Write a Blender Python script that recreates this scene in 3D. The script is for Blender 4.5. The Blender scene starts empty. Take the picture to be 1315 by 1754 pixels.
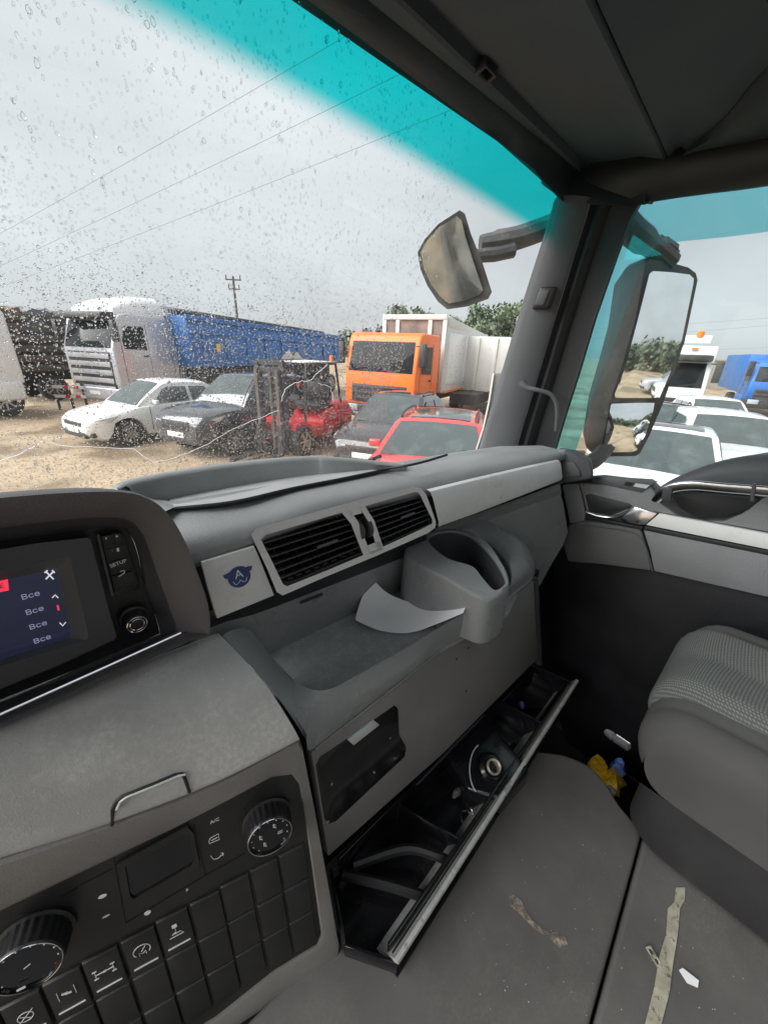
import bpy, bmesh, math, random
from mathutils import Vector, Matrix, noise as mnoise
R = math.radians
random.seed(7)
sc = bpy.context.scene
col = sc.collection

# ------------------------------------------------------------------ camera, sky, sun, exposure
FPX, CX, CY = 650.0, 657.5, 877.0
YAW, PITCH, ROLL = R(43.5), R(-23.2), R(-2.3)
EYE = Vector((0, 0, 2.45))
_f = Vector((math.sin(YAW)*math.cos(PITCH), math.cos(YAW)*math.cos(PITCH), math.sin(PITCH)))
_r0 = Vector((math.cos(YAW), -math.sin(YAW), 0)); _u0 = _r0.cross(_f)
_r = math.cos(ROLL)*_r0 - math.sin(ROLL)*_u0
_u = math.cos(ROLL)*_u0 + math.sin(ROLL)*_r0
cd = bpy.data.cameras.new('camera'); cam = bpy.data.objects.new('camera', cd); col.objects.link(cam)
cam.matrix_world = Matrix(((_r.x, _u.x, -_f.x, EYE.x), (_r.y, _u.y, -_f.y, EYE.y), (_r.z, _u.z, -_f.z, EYE.z), (0, 0, 0, 1)))
cd.sensor_fit = 'VERTICAL'; cd.sensor_height = 24.0; cd.lens = 24.0*FPX/1754.0
cd.clip_start = 0.01; cd.clip_end = 4000
sc.camera = cam

SUN_EL, SUN_AZ = R(40), R(-68)           # azimuth right of the truck's forward direction
w = bpy.data.worlds.new('World'); sc.world = w; w.use_nodes = True
nt = w.node_tree; nt.nodes.clear()
wo = nt.nodes.new('ShaderNodeOutputWorld'); bg = nt.nodes.new('ShaderNodeBackground'); bg.inputs[1].default_value = 0.1
sky = nt.nodes.new('ShaderNodeTexSky'); sky.sky_type = 'NISHITA'; sky.sun_disc = False
sky.sun_elevation = SUN_EL; sky.sun_rotation = SUN_AZ
tc = nt.nodes.new('ShaderNodeTexCoord'); sep = nt.nodes.new('ShaderNodeSeparateXYZ')
nt.links.new(tc.outputs['Generated'], sep.inputs[0])
mr = nt.nodes.new('ShaderNodeMapRange'); mr.inputs[1].default_value = 0.0; mr.inputs[2].default_value = 1.0
mr.inputs[3].default_value = 0.60; mr.inputs[4].default_value = 1.08
nt.links.new(sep.outputs[2], mr.inputs[0])
mp = nt.nodes.new('ShaderNodeMapping'); mp.inputs['Scale'].default_value = (1.0, 1.0, 2.6)
nz = nt.nodes.new('ShaderNodeTexNoise'); nz.inputs['Scale'].default_value = 1.6; nz.inputs['Detail'].default_value = 5
nt.links.new(tc.outputs['Generated'], mp.inputs[0]); nt.links.new(mp.outputs[0], nz.inputs['Vector'])
mr2 = nt.nodes.new('ShaderNodeMapRange'); mr2.inputs[1].default_value = .3; mr2.inputs[2].default_value = .7
mr2.inputs[3].default_value = .80; mr2.inputs[4].default_value = 1.14; nt.links.new(nz.outputs[0], mr2.inputs[0])
mul = nt.nodes.new('ShaderNodeMath'); mul.operation = 'MULTIPLY'
nt.links.new(mr.outputs[0], mul.inputs[0]); nt.links.new(mr2.outputs[0], mul.inputs[1])
cc = nt.nodes.new('ShaderNodeMix'); cc.data_type = 'RGBA'; cc.blend_type = 'MULTIPLY'; cc.inputs['Factor'].default_value = 1
cc.inputs['A'].default_value = (2.05, 2.17, 2.25, 1); nt.links.new(mul.outputs[0], cc.inputs['B'])
hs = nt.nodes.new('ShaderNodeHueSaturation'); hs.inputs['Saturation'].default_value = .25
nt.links.new(sky.outputs[0], hs.inputs['Color'])
mx = nt.nodes.new('ShaderNodeMix'); mx.data_type = 'RGBA'; mx.inputs['Factor'].default_value = .93
nt.links.new(hs.outputs[0], mx.inputs['A']); nt.links.new(cc.outputs['Result'], mx.inputs['B'])
nt.links.new(mx.outputs['Result'], bg.inputs[0]); nt.links.new(bg.outputs[0], wo.inputs[0])

sl = bpy.data.lights.new('sun', 'SUN'); sl.energy = 1.5; sl.angle = R(60); sl.color = (1, .985, .97)
so = bpy.data.objects.new('sun', sl); col.objects.link(so)
so.rotation_euler = (R(90)-SUN_EL, 0, -SUN_AZ + R(180))
_sd = Vector((math.sin(SUN_AZ)*math.cos(SUN_EL), math.cos(SUN_AZ)*math.cos(SUN_EL), math.sin(SUN_EL)))
so.rotation_euler = (-_sd).to_track_quat('-Z', 'Y').to_euler()
sc.view_settings.view_transform = 'Standard'; sc.view_settings.look = 'None'
sc.view_settings.exposure = 2.18; sc.view_settings.gamma = 1; sc.view_settings.use_curve_mapping = False
cy = sc.cycles
cy.max_bounces = 12; cy.transparent_max_bounces = 16; cy.transmission_bounces = 8; cy.glossy_bounces = 4; cy.diffuse_bounces = 5
cy.use_denoising = True; cy.caustics_reflective = False; cy.caustics_refractive = False; cy.sample_clamp_indirect = 6

# ------------------------------------------------------------------ helpers
def V(*a): return Vector(a)
def _ray(px, py):
    return (px-CX)/FPX*_r - (py-CY)/FPX*_u + _f
def at(px, py, x=None, y=None, z=None, d=None):
    """world point seen at a photo pixel, on the plane x=, y= or z= (metres), or at horizontal distance d"""
    q = _ray(px, py)
    if x is not None: t = (x-EYE.x)/q.x
    elif y is not None: t = (y-EYE.y)/q.y
    elif z is not None: t = (z-EYE.z)/q.z
    else: t = d/math.hypot(q.x, q.y)
    return EYE + q*t
class Frame:
    """a plane in space: origin, right, up, out-to-viewer"""
    def __init__(s, o, right, upish):
        s.o = Vector(o); s.u = (Vector(right)-s.o).normalized()
        t = Vector(upish)-s.o; s.n = s.u.cross(t).normalized(); s.v = s.n.cross(s.u)
        if s.n.dot(EYE-s.o) < 0: s.n = -s.n
    def P(s, px, py, off=0.0):
        q = _ray(px, py); o = s.o + s.n*off
        return EYE + q*((o-EYE).dot(s.n)/q.dot(s.n))
    def W(s, p, a, b, off=0.0): return p + s.u*a + s.v*b + s.n*off

ROOT = {}
def tag(o, label=None, cat=None, group=None, kind=None):
    if label: o['label'] = label
    if cat: o['category'] = cat
    if group: o['group'] = group
    if kind: o['kind'] = kind
    return o
def empty(name, loc, rz=0.0, label=None, cat=None, group=None, kind='thing'):
    o = bpy.data.objects.new(name, None); col.objects.link(o)
    o.location = loc; o.rotation_euler = (0, 0, rz); o.empty_display_size = .1
    tag(o, label, cat, group, kind); ROOT[o.name] = Vector(loc)
    return o

class MB:
    def __init__(s): s.bm = bmesh.new()
    def face(s, pts):
        vs = [s.bm.verts.new(p) for p in pts]
        try: return s.bm.faces.new(vs)
        except ValueError: return None
    def box(s, a, b):
        x0, y0, z0 = a; x1, y1, z1 = b
        return s.hexa([(x0,y0,z0),(x1,y0,z0),(x1,y1,z0),(x0,y1,z0)], [(x0,y0,z1),(x1,y0,z1),(x1,y1,z1),(x0,y1,z1)])
    def hexa(s, lo, hi): return s.rings([lo, hi], True, True)
    def rings(s, rs, closed=True, caps=True):
        R_ = [[s.bm.verts.new(p) for p in r] for r in rs]
        n = len(R_[0])
        for a, b in zip(R_[:-1], R_[1:]):
            for i in range(n if closed else n-1):
                j = (i+1) % n
                try: s.bm.faces.new((a[i], a[j], b[j], b[i]))
                except ValueError: pass
        if caps and closed:
            for r in (R_[0], R_[-1]):
                try: s.bm.faces.new(r)
                except ValueError: pass
        return s
    def prism(s, pts, ex):
        ex = Vector(ex); pts = [Vector(p) for p in pts]
        return s.rings([pts, [p+ex for p in pts]])
    def ringprism(s, outer, inner, ex):
        """frame between two outlines with the same count, extruded by ex"""
        ex = Vector(ex); o = [Vector(p) for p in outer]; i = [Vector(p) for p in inner]
        return s.rings([o, i, [p+ex for p in i], [p+ex for p in o], o], True, False)
    def tube(s, pts, r, n=8, caps=True):
        pts = [Vector(p) for p in pts]; rs = r if isinstance(r, (list, tuple)) else [r]*len(pts)
        out = []; ref = None
        for k, p in enumerate(pts):
            t = (pts[min(k+1, len(pts)-1)] - pts[max(k-1, 0)]).normalized()
            if ref is None: ref = t.orthogonal().normalized()
            ref = (ref - t*ref.dot(t)).normalized(); b = t.cross(ref)
            out.append([p + (ref*math.cos(a) + b*math.sin(a))*rs[k] for a in [2*math.pi*i/n for i in range(n)]])
        return s.rings(out, True, caps)
    def lathe(s, c, ax, prof, n=24, caps=True):
        """prof: (distance along axis, radius)"""
        c = Vector(c); ax = Vector(ax).normalized(); e = ax.orthogonal().normalized(); f = ax.cross(e)
        return s.rings([[c + ax*h + (e*math.cos(a)+f*math.sin(a))*max(r, 1e-4) for a in [2*math.pi*i/n for i in range(n)]] for h, r in prof], True, caps)
    def obox(s, c, u, v, n):
        c, u, v, n = map(Vector, (c, u, v, n))
        return s.hexa([c-u-v-n, c+u-v-n, c+u+v-n, c-u+v-n], [c-u-v+n, c+u-v+n, c+u+v+n, c-u+v+n])
    def grid(s, f, nu, nv):
        g = [[s.bm.verts.new(f(i/nu, j/nv)) for j in range(nv+1)] for i in range(nu+1)]
        for i in range(nu):
            for j in range(nv):
                s.bm.faces.new((g[i][j], g[i+1][j], g[i+1][j+1], g[i][j+1]))
        return s
    def build(s, name, mat, parent=None, world=True, bevel=0, seg=2, smooth=30, thick=0, flip=None, bevang=25):
        bm = s.bm
        bmesh.ops.remove_doubles(bm, verts=bm.verts, dist=1e-5)
        bmesh.ops.recalc_face_normals(bm, faces=bm.faces)
        if thick:
            bmesh.ops.solidify(bm, geom=bm.faces[:], thickness=thick)
            bmesh.ops.recalc_face_normals(bm, faces=bm.faces)
        if bevel:
            es = [e for e in bm.edges if len(e.link_faces) == 2 and e.calc_face_angle(0) > R(bevang)]
            bmesh.ops.bevel(bm, geom=es, offset=bevel, segments=seg, profile=.5, affect='EDGES', clamp_overlap=True)
        me = bpy.data.meshes.new(name); bm.to_mesh(me); bm.free()
        root = parent
        while root is not None and root.parent is not None: root = root.parent
        if world and root is not None:
            L = ROOT.get(root.name)
            if L is not None: me.transform(Matrix.Translation(-L))
        me.polygons.foreach_set('use_smooth', [True]*len(me.polygons))
        me.set_sharp_from_angle(angle=R(smooth))
        o = bpy.data.objects.new(name, me); col.objects.link(o)
        for m in (mat if isinstance(mat, (list, tuple)) else [mat]): me.materials.append(m)
        if parent is not None: o.parent = parent
        return o
def settle(o):
    """gives a single-mesh thing an origin at the middle of its base"""
    me = o.data; n = len(me.vertices)
    xs = [v.co.x for v in me.vertices]; ys = [v.co.y for v in me.vertices]; zs = [v.co.z for v in me.vertices]
    c = Vector(((min(xs)+max(xs))/2, (min(ys)+max(ys))/2, min(zs)))
    me.transform(Matrix.Translation(-c)); o.location = c
    return o
def copy_tree(o, parent=None):
    c = o.copy(); col.objects.link(c); c.parent = parent
    for ch in [q for q in bpy.data.objects if q.parent == o]: copy_tree(ch, c)
    return c
def text(body, name, p, u, v, size, mat, parent=None, ext=.0003, align='CENTER'):
    cu = bpy.data.curves.new(name, 'FONT'); cu.body = body; cu.size = size; cu.extrude = ext
    cu.align_x = align; cu.align_y = 'CENTER'; cu.resolution_u = 3
    cu.materials.append(mat)
    o = bpy.data.objects.new(name, cu); col.objects.link(o)
    u = Vector(u).normalized(); v = Vector(v).normalized(); n = u.cross(v)
    root = parent
    while root is not None and root.parent is not None: root = root.parent
    p = Vector(p) - (ROOT.get(root.name, Vector()) if root else Vector())
    o.matrix_local = Matrix(((u.x, v.x, n.x, p.x), (u.y, v.y, n.y, p.y), (u.z, v.z, n.z, p.z), (0, 0, 0, 1)))
    if parent is not None: o.parent = parent
    bpy.context.view_layer.update()
    me = bpy.data.meshes.new_from_object(o.evaluated_get(bpy.context.evaluated_depsgraph_get())); mt = o.matrix_local.copy()
    bpy.data.objects.remove(o); bpy.data.curves.remove(cu)
    me.transform(mt); o = bpy.data.objects.new(name, me); col.objects.link(o)
    if not me.materials: me.materials.append(mat)
    if parent is not None: o.parent = parent
    return o
def smooth_line(pts, n=6, closed=False):
    """Catmull-Rom through the points"""
    P = [Vector(p) for p in pts]; out = []; m = len(P)
    rng = m if closed else m-1
    for i in range(rng):
        if closed: a, b, c, d = P[(i-1) % m], P[i], P[(i+1) % m], P[(i+2) % m]
        else: a, b, c, d = P[max(i-1, 0)], P[i], P[i+1], P[min(i+2, m-1)]
        for k in range(n):
            t = k/n
            out.append(.5*((2*b) + (c-a)*t + (2*a-5*b+4*c-d)*t*t + (3*b-a-3*c+d)*t**3))
    if not closed: out.append(P[-1])
    return out

# ------------------------------------------------------------------ materials
MAT = {}
def pbr(name, c, rough=.5, metal=0, var=.12, vscale=8, bump=0, bscale=400, dust=0, dustc=(.42, .40, .37), dscale=5, spec=.5, coat=0, dlo=.5, dhi=.72, rvar=.1):
    m = bpy.data.materials.new(name); m.use_nodes = True; t = m.node_tree; b = t.nodes['Principled BSDF']
    b.inputs['Roughness'].default_value = rough; b.inputs['Metallic'].default_value = metal
    b.inputs['Specular IOR Level'].default_value = spec
    if coat: b.inputs['Coat Weight'].default_value = coat; b.inputs['Coat Roughness'].default_value = .05
    co = t.nodes.new('ShaderNodeTexCoord')
    n1 = t.nodes.new('ShaderNodeTexNoise'); n1.inputs['Scale'].default_value = vscale; n1.inputs['Detail'].default_value = 6
    t.links.new(co.outputs['Object'], n1.inputs['Vector'])
    mr = t.nodes.new('ShaderNodeMapRange'); mr.inputs[1].default_value = .3; mr.inputs[2].default_value = .7
    mr.inputs[3].default_value = 1-var; mr.inputs[4].default_value = 1+var; t.links.new(n1.outputs[0], mr.inputs[0])
    mu = t.nodes.new('ShaderNodeMix'); mu.data_type = 'RGBA'; mu.blend_type = 'MULTIPLY'; mu.inputs['Factor'].default_value = 1
    mu.inputs['A'].default_value = (*c, 1); t.links.new(mr.outputs[0], mu.inputs['B'])
    out = mu.outputs['Result']
    if rvar:
        r2 = t.nodes.new('ShaderNodeMapRange'); r2.inputs[1].default_value = .3; r2.inputs[2].default_value = .7
        r2.inputs[3].default_value = max(0, rough-rvar); r2.inputs[4].default_value = min(1, rough+rvar)
        t.links.new(n1.outputs[0], r2.inputs[0]); t.links.new(r2.outputs[0], b.inputs['Roughness'])
    if dust:
        n2 = t.nodes.new('ShaderNodeTexNoise'); n2.inputs['Scale'].default_value = dscale; n2.inputs['Detail'].default_value = 10; n2.inputs['Roughness'].default_value = .68
        t.links.new(co.outputs['Object'], n2.inputs['Vector'])
        m2 = t.nodes.new('ShaderNodeMapRange'); m2.inputs[1].default_value = dlo; m2.inputs[2].default_value = dhi; m2.inputs[4].default_value = dust
        t.links.new(n2.outputs[0], m2.inputs[0])
        dm = t.nodes.new('ShaderNodeMix'); dm.data_type = 'RGBA'; dm.inputs['B'].default_value = (*dustc, 1)
        n4 = t.nodes.new('ShaderNodeTexNoise'); n4.inputs['Scale'].default_value = 170; n4.inputs['Detail'].default_value = 4; t.links.new(co.outputs['Object'], n4.inputs['Vector'])
        m4 = t.nodes.new('ShaderNodeMapRange'); m4.inputs[1].default_value = .40; m4.inputs[2].default_value = .62; m4.inputs[3].default_value = .35; t.links.new(n4.outputs[0], m4.inputs[0])
        mm4 = t.nodes.new('ShaderNodeMath'); mm4.operation = 'MULTIPLY'; t.links.new(m2.outputs[0], mm4.inputs[0]); t.links.new(m4.outputs[0], mm4.inputs[1])
        t.links.new(mm4.outputs[0], dm.inputs['Factor']); t.links.new(out, dm.inputs['A']); out = dm.outputs['Result']
    t.links.new(out, b.inputs['Base Color'])
    if bump:
        n3 = t.nodes.new('ShaderNodeTexNoise'); n3.inputs['Scale'].default_value = bscale; n3.inputs['Detail'].default_value = 3
        t.links.new(co.outputs['Object'], n3.inputs['Vector'])
        bp = t.nodes.new('ShaderNodeBump'); bp.inputs['Strength'].default_value = bump; bp.inputs['Distance'].default_value = .002
        t.links.new(n3.outputs[0], bp.inputs['Height']); t.links.new(bp.outputs[0], b.inputs['Normal'])
    MAT[name] = m
    return m
def emit(name, c, s=1):
    m = bpy.data.materials.new(name); m.use_nodes = True; b = m.node_tree.nodes['Principled BSDF']
    b.inputs['Base Color'].default_value = (*c, 1); b.inputs['Emission Color'].default_value = (*c, 1); b.inputs['Emission Strength'].default_value = s
    MAT[name] = m; return m
def glassy(name, tint=(1, 1, 1), refl=.5, base=.03, dirt=0, dirtc=(.5, .5, .48), dscale=6):
    """thin pane: see-through tinted, with a mirror reflection that grows at grazing angles and a film of dirt"""
    m = bpy.data.materials.new(name); m.use_nodes = True; t = m.node_tree; t.nodes.clear()
    o = t.nodes.new('ShaderNodeOutputMaterial'); tr = t.nodes.new('ShaderNodeBsdfTransparent'); tr.inputs[0].default_value = (*tint, 1)
    gl = t.nodes.new('ShaderNodeBsdfGlossy'); gl.inputs['Roughness'].default_value = .01
    lw = t.nodes.new('ShaderNodeLayerWeight'); lw.inputs[0].default_value = .5
    pw = t.nodes.new('ShaderNodeMath'); pw.operation = 'POWER'; pw.inputs[1].default_value = 4
    t.links.new(lw.outputs['Facing'], pw.inputs[0])
    ma = t.nodes.new('ShaderNodeMath'); ma.operation = 'MULTIPLY_ADD'; ma.inputs[1].default_value = refl; ma.inputs[2].default_value = base
    t.links.new(pw.outputs[0], ma.inputs[0])
    mx = t.nodes.new('ShaderNodeMixShader'); t.links.new(ma.outputs[0], mx.inputs[0]); t.links.new(tr.outputs[0], mx.inputs[1]); t.links.new(gl.outputs[0], mx.inputs[2])
    out = mx
    if dirt:
        df = t.nodes.new('ShaderNodeBsdfTranslucent'); df.inputs[0].default_value = (*dirtc, 1)
        co = t.nodes.new('ShaderNodeTexCoord'); n = t.nodes.new('ShaderNodeTexNoise'); n.inputs['Scale'].default_value = dscale; n.inputs['Detail'].default_value = 8
        t.links.new(co.outputs['Object'], n.inputs['Vector'])
        mr = t.nodes.new('ShaderNodeMapRange'); mr.inputs[1].default_value = .4; mr.inputs[2].default_value = .75; mr.inputs[3].default_value = dirt*.2; mr.inputs[4].default_value = dirt
        t.links.new(n.outputs[0], mr.inputs[0])
        m2 = t.nodes.new('ShaderNodeMixShader'); t.links.new(mr.outputs[0], m2.inputs[0]); t.links.new(mx.outputs[0], m2.inputs[1]); t.links.new(df.outputs[0], m2.inputs[2]); out = m2
    t.links.new(out.outputs[0], o.inputs[0]); MAT[name] = m
    m['tr'] = tr.name
    return m

# cab plastics
M_dash = pbr('dash_plastic', (.265, .276, .277), .30, var=.06, vscale=5, bump=.5, bscale=420, dust=.28, dustc=(.48, .48, .47), dscale=7, dlo=.50, dhi=.72, rvar=.12)
M_dashtop = pbr('dash_top_plastic', (.29, .30, .303), .36, var=.12, bump=.4, bscale=420, dust=.25, dustc=(.30, .30, .29), dscale=7)
M_tray = pbr('tray_plastic', (.46, .47, .465), .5, var=.1, bump=.4, bscale=700, dust=.5, dustc=(.52, .52, .5), dscale=16)
M_shelf = pbr('shelf_plastic', (.33, .35, .35), .36, var=.12, bump=.3, bscale=600, dust=.6, dustc=(.58, .60, .59), dscale=45, dlo=.42, dhi=.66)
M_worn = pbr('worn_console_plastic', (.39, .39, .38), .28, var=.08, vscale=4, bump=.3, bscale=420, dust=.55, dustc=(.64, .64, .62), dscale=5, dlo=.45, dhi=.60, rvar=.12)
M_lower = pbr('lower_dash_plastic', (.215, .209, .20), .38, var=.09, vscale=4, bump=.5, bscale=420, dust=.3, dustc=(.32, .30, .28), dscale=8, dlo=.5, dhi=.7, rvar=.12)
M_frame = pbr('console_frame_plastic', (.185, .175, .165), .45, var=.1, bump=.3, bscale=420, dust=.2, dustc=(.28, .26, .23))
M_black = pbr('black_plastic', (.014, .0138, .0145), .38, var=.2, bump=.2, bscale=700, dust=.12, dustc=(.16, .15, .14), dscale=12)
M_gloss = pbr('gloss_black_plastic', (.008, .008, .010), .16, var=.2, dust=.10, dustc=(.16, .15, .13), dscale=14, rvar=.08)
M_dark = pbr('dark_trim_plastic', (0.063, 0.063, 0.070), .5, var=.15, bump=.3, bscale=700, dust=.15, dustc=(.16, .16, .16))
M_cowl = pbr('cowl_plastic', (.125, .118, .122), .48, var=.12, bump=.5, bscale=420, dust=.2, dustc=(.2, .19, .18))
M_pillar = pbr('pillar_trim', (.095, .100, .106), .55, var=.1, bump=.3, bscale=420, dust=.15, dustc=(.2, .2, .2))
M_rubber = pbr('rubber_seal', (.018, .019, .021), .55, var=.2)
M_silver = pbr('silver_trim_paint', (.80, .80, .79), .34, metal=.08, var=.04, dust=.4, dustc=(.50, .49, .46), dscale=14, bump=.08, bscale=420)
M_chrome = pbr('satin_chrome', (.74, .74, .76), .16, metal=1, var=.04)
M_roof = pbr('roof_lining', (.050, .070, .084), .85, var=.1, bump=.5, bscale=1200)  # blue tint puts the teal light on the ceiling into the colour
M_roof2 = pbr('roof_header_trim', (.024, .036, .043), .6, var=.12, bump=.3, bscale=420)
M_roofbrown = pbr('roof_brown_fabric', (.075, .055, .045), .9, var=.15, bump=.5, bscale=1200)
M_carpet = pbr('floor_carpet', (.135, .130, .124), .9, var=.14, vscale=7, bump=.35, bscale=1100, dust=.6, dustc=(.26, .235, .21), dscale=4, dlo=.48, dhi=.75, spec=.2)
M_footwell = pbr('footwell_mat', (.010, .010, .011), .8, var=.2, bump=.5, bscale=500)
M_door = pbr('door_trim', (.20, .20, .207), .5, var=.1, bump=.5, bscale=420, dust=.15, dustc=(.2, .2, .2))
M_doordark = pbr('door_dark_trim', (.011, .011, .013), .48, var=.12, bump=.3, bscale=420)
M_doorcloth = pbr('door_cloth', (.125, .123, .125), .9, var=.1, bump=.5, bscale=1500)
M_wall = pbr('cab_wall_lining', (.014, .0145, .016), .8, var=.12, bump=.4, bscale=420)
M_backwall = pbr('rear_wall_lining', (.42, .41, .39), .8, var=.08)  # pale colour set on the unseen wall to bounce light onto the dash
M_white = pbr('white_marking', (.78, .78, .78), .5, var=.02)
M_paper = pbr('paper', (.88, .89, .91), .7, var=.03)
M_label = pbr('pale_tab', (.55, .57, .58), .4, var=.05)
M_seatplain = pbr('seat_plain_fabric', (.080, .077, .075), .92, var=.12, bump=.6, bscale=1400)
M_seatbase = pbr('seat_base_plastic', (.036, .035, .037), .45, var=.12, bump=.3, bscale=420, dust=.1, dustc=(.2, .18, .16))
M_tape = pbr('old_tape', (.40, .38, .29), .45, var=.3, vscale=40)
def worn_alpha(m, scale, lo, hi):
    t = m.node_tree; co = t.nodes.new('ShaderNodeTexCoord'); n = t.nodes.new('ShaderNodeTexNoise'); n.inputs['Scale'].default_value = scale; n.inputs['Detail'].default_value = 8; n.inputs['Roughness'].default_value = .7
    t.links.new(co.outputs['Object'], n.inputs['Vector']); r = t.nodes.new('ShaderNodeMapRange'); r.inputs[1].default_value = lo; r.inputs[2].default_value = hi
    t.links.new(n.outputs[0], r.inputs[0]); t.links.new(r.outputs[0], t.nodes['Principled BSDF'].inputs['Alpha'])
worn_alpha(M_tape, 60, .36, .46)
M_foil = pbr('clear_wrapper', (.35, .37, .38), .15, var=.3, vscale=50, spec=.8)
M_yellow = pbr('yellow_wrapper', (.72, .46, .03), .25, var=.35, vscale=60)
M_bluewrap = pbr('blue_wrapper', (.12, .2, .5), .25, var=.3, vscale=60)
M_badge = pbr('badge_blue', (.035, .06, .22), .35, var=.05)
M_red = pbr('red_print', (.8, .03, .06), .4, var=.02)
# exterior
M_wpaint = pbr('white_car_paint', (.80, .80, .79), .25, var=.02, coat=.6, dust=.25, dustc=(.42, .38, .32), dscale=2.5, rvar=.05)
M_wpaint2 = pbr('white_truck_paint', (.76, .77, .78), .3, var=.03, coat=.4, dust=.2, dustc=(.5, .48, .44), dscale=2, rvar=.05)
M_spaint = pbr('silver_truck_paint', (.50, .50, .54), .3, metal=.25, var=.04, coat=.4, dust=.2, dustc=(.4, .38, .36), dscale=2, rvar=.05)
M_dpaint = pbr('dark_grey_car_paint', (.045, .048, .056), .22, metal=.3, var=.06, coat=.8, dust=.2, dustc=(.2, .19, .18), dscale=3, rvar=.05)
M_bpaint = pbr('black_car_paint', (.022, .023, .026), .2, var=.06, coat=.8, dust=.2, dustc=(.2, .19, .18), dscale=3, rvar=.05)
M_rpaint = pbr('red_car_paint', (.62, .050, .045), .25, var=.05, coat=.7, dust=.15, dustc=(.5, .3, .28), dscale=3, rvar=.05)
M_forkred = pbr('forklift_red', (.70, .012, .025), .35, var=.08, dust=.15, dustc=(.4, .2, .16), dscale=5)
M_orange = pbr('orange_truck_paint', (.92, .17, .012), .38, var=.05, dust=.15, dustc=(.6, .25, .08), dscale=3, rvar=.05)
M_blue = pbr('blue_tipper_paint', (.02, .14, .43), .4, var=.12, vscale=2, dust=.2, dustc=(.15, .2, .34), dscale=3)
M_body = pbr('white_body_paint', (.62, .61, .58), .45, var=.06, vscale=2, dust=.35, dustc=(.45, .42, .36), dscale=2)
M_dk = pbr('dark_frame_paint', (.03, .03, .032), .5, var=.2, dust=.2, dustc=(.2, .18, .15), dscale=5)
M_mud = pbr('muddy_steel', (.09, .075, .062), .7, var=.4, vscale=4)
M_tyre = pbr('tyre_rubber', (.022, .022, .023), .8, var=.2, dust=.5, dustc=(.22, .19, .15), dscale=8)
M_rim = pbr('wheel_rim', (.45, .45, .46), .35, metal=.7, var=.1, dust=.3, dustc=(.3, .26, .2), dscale=10)
M_rimbeige = pbr('beige_rim', (.46, .40, .30), .5, var=.15, dust=.3, dustc=(.3, .26, .2), dscale=10)
M_carglass = pbr('car_glass', (.055, .07, .07), .05, var=.2, vscale=1.5, spec=.95, rvar=0, dust=.45, dustc=(.20, .24, .24), dscale=3)  # lighter base and pale mottling stand in for sky reflected in the glass
M_truckglass = pbr('truck_glass', (.012, .015, .017), .08, var=.2, vscale=1.5, spec=.12, rvar=0, dust=.4, dustc=(.07, .085, .085), dscale=2)
M_lamp = pbr('headlamp_lens', (.50, .52, .53), .08, var=.1, vscale=20, spec=1)
M_amber = pbr('amber_lens', (.85, .22, .02), .2, var=.05)
M_redlens = pbr('red_lens', (.6, .02, .02), .2, var=.05)
M_wood = pbr('utility_pole_wood', (.10, .09, .085), .8, var=.25)
M_wire = pbr('power_cable', (.16, .16, .17), .6, var=.1)
M_trunk = pbr('tree_bark', (.09, .075, .06), .9, var=.3)
M_leaf = [pbr('tree_leaf', (.12, .165, .085), .7, var=.35, vscale=.8), pbr('tree_leaf_dark', (.085, .125, .07), .7, var=.35, vscale=.8), pbr('tree_leaf_grey', (.15, .18, .12), .7, var=.35, vscale=.8)]  # leaf colours lightened to carry the haze of distance
M_wall_tan = pbr('yard_wall_render', (.42, .38, .32), .9, var=.12, vscale=2)
M_glass = glassy('side_window_glass', (.93, .96, .96), .35, .02, dirt=.05, dirtc=(.6, .6, .58))
M_deflect = glassy('tinted_acrylic', (.24, .68, .75), .35, .03, dirt=.26, dirtc=(.45, .72, .75), dscale=3)
# ------------------------------------------------------------------ windscreen
XC = .08
def ws_top(x): q = ((x-XC)/1.07)**2; return V(x, .67-.066*q, 2.904-.0855*q)
def ws_bot(x): q = ((x-XC)/1.07)**2; return V(x, .87-.116*q, 1.98)
def ws(x, s):
    a, b = ws_top(x), ws_bot(x); return a.lerp(b, s)
def ws_n(x, s):
    e = .003; du = ws(x+e, s)-ws(x-e, s); dv = ws(x, s+e)-ws(x, s-e)
    n = du.cross(dv).normalized(); return n if n.y > 0 else -n          # points outwards (forward)
M_ws = glassy('windscreen_glass', (.955, .97, .965), .35, .02, dirt=.075, dirtc=(.6, .62, .62), dscale=3)  # dirt film thickened to haze the dark tones, as wet glass does
t = M_ws.node_tree; uvn = t.nodes.new('ShaderNodeUVMap'); uvn.uv_map = 'UVMap'
sp = t.nodes.new('ShaderNodeSeparateXYZ'); t.links.new(uvn.outputs[0], sp.inputs[0])
mrb = t.nodes.new('ShaderNodeMapRange'); mrb.interpolation_type = 'SMOOTHSTEP'
mrb.inputs[1].default_value = .072; mrb.inputs[2].default_value = .118; mrb.inputs[3].default_value = 1; mrb.inputs[4].default_value = 0
t.links.new(sp.outputs[1], mrb.inputs[0])
mb = t.nodes.new('ShaderNodeMix'); mb.data_type = 'RGBA'
mb.inputs['A'].default_value = (.955, .97, .965, 1); mb.inputs['B'].default_value = (.006, .605, .61, 1)
t.links.new(mrb.outputs[0], mb.inputs['Factor']); t.links.new(mb.outputs['Result'], t.nodes[M_ws['tr']].inputs[0])

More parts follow.
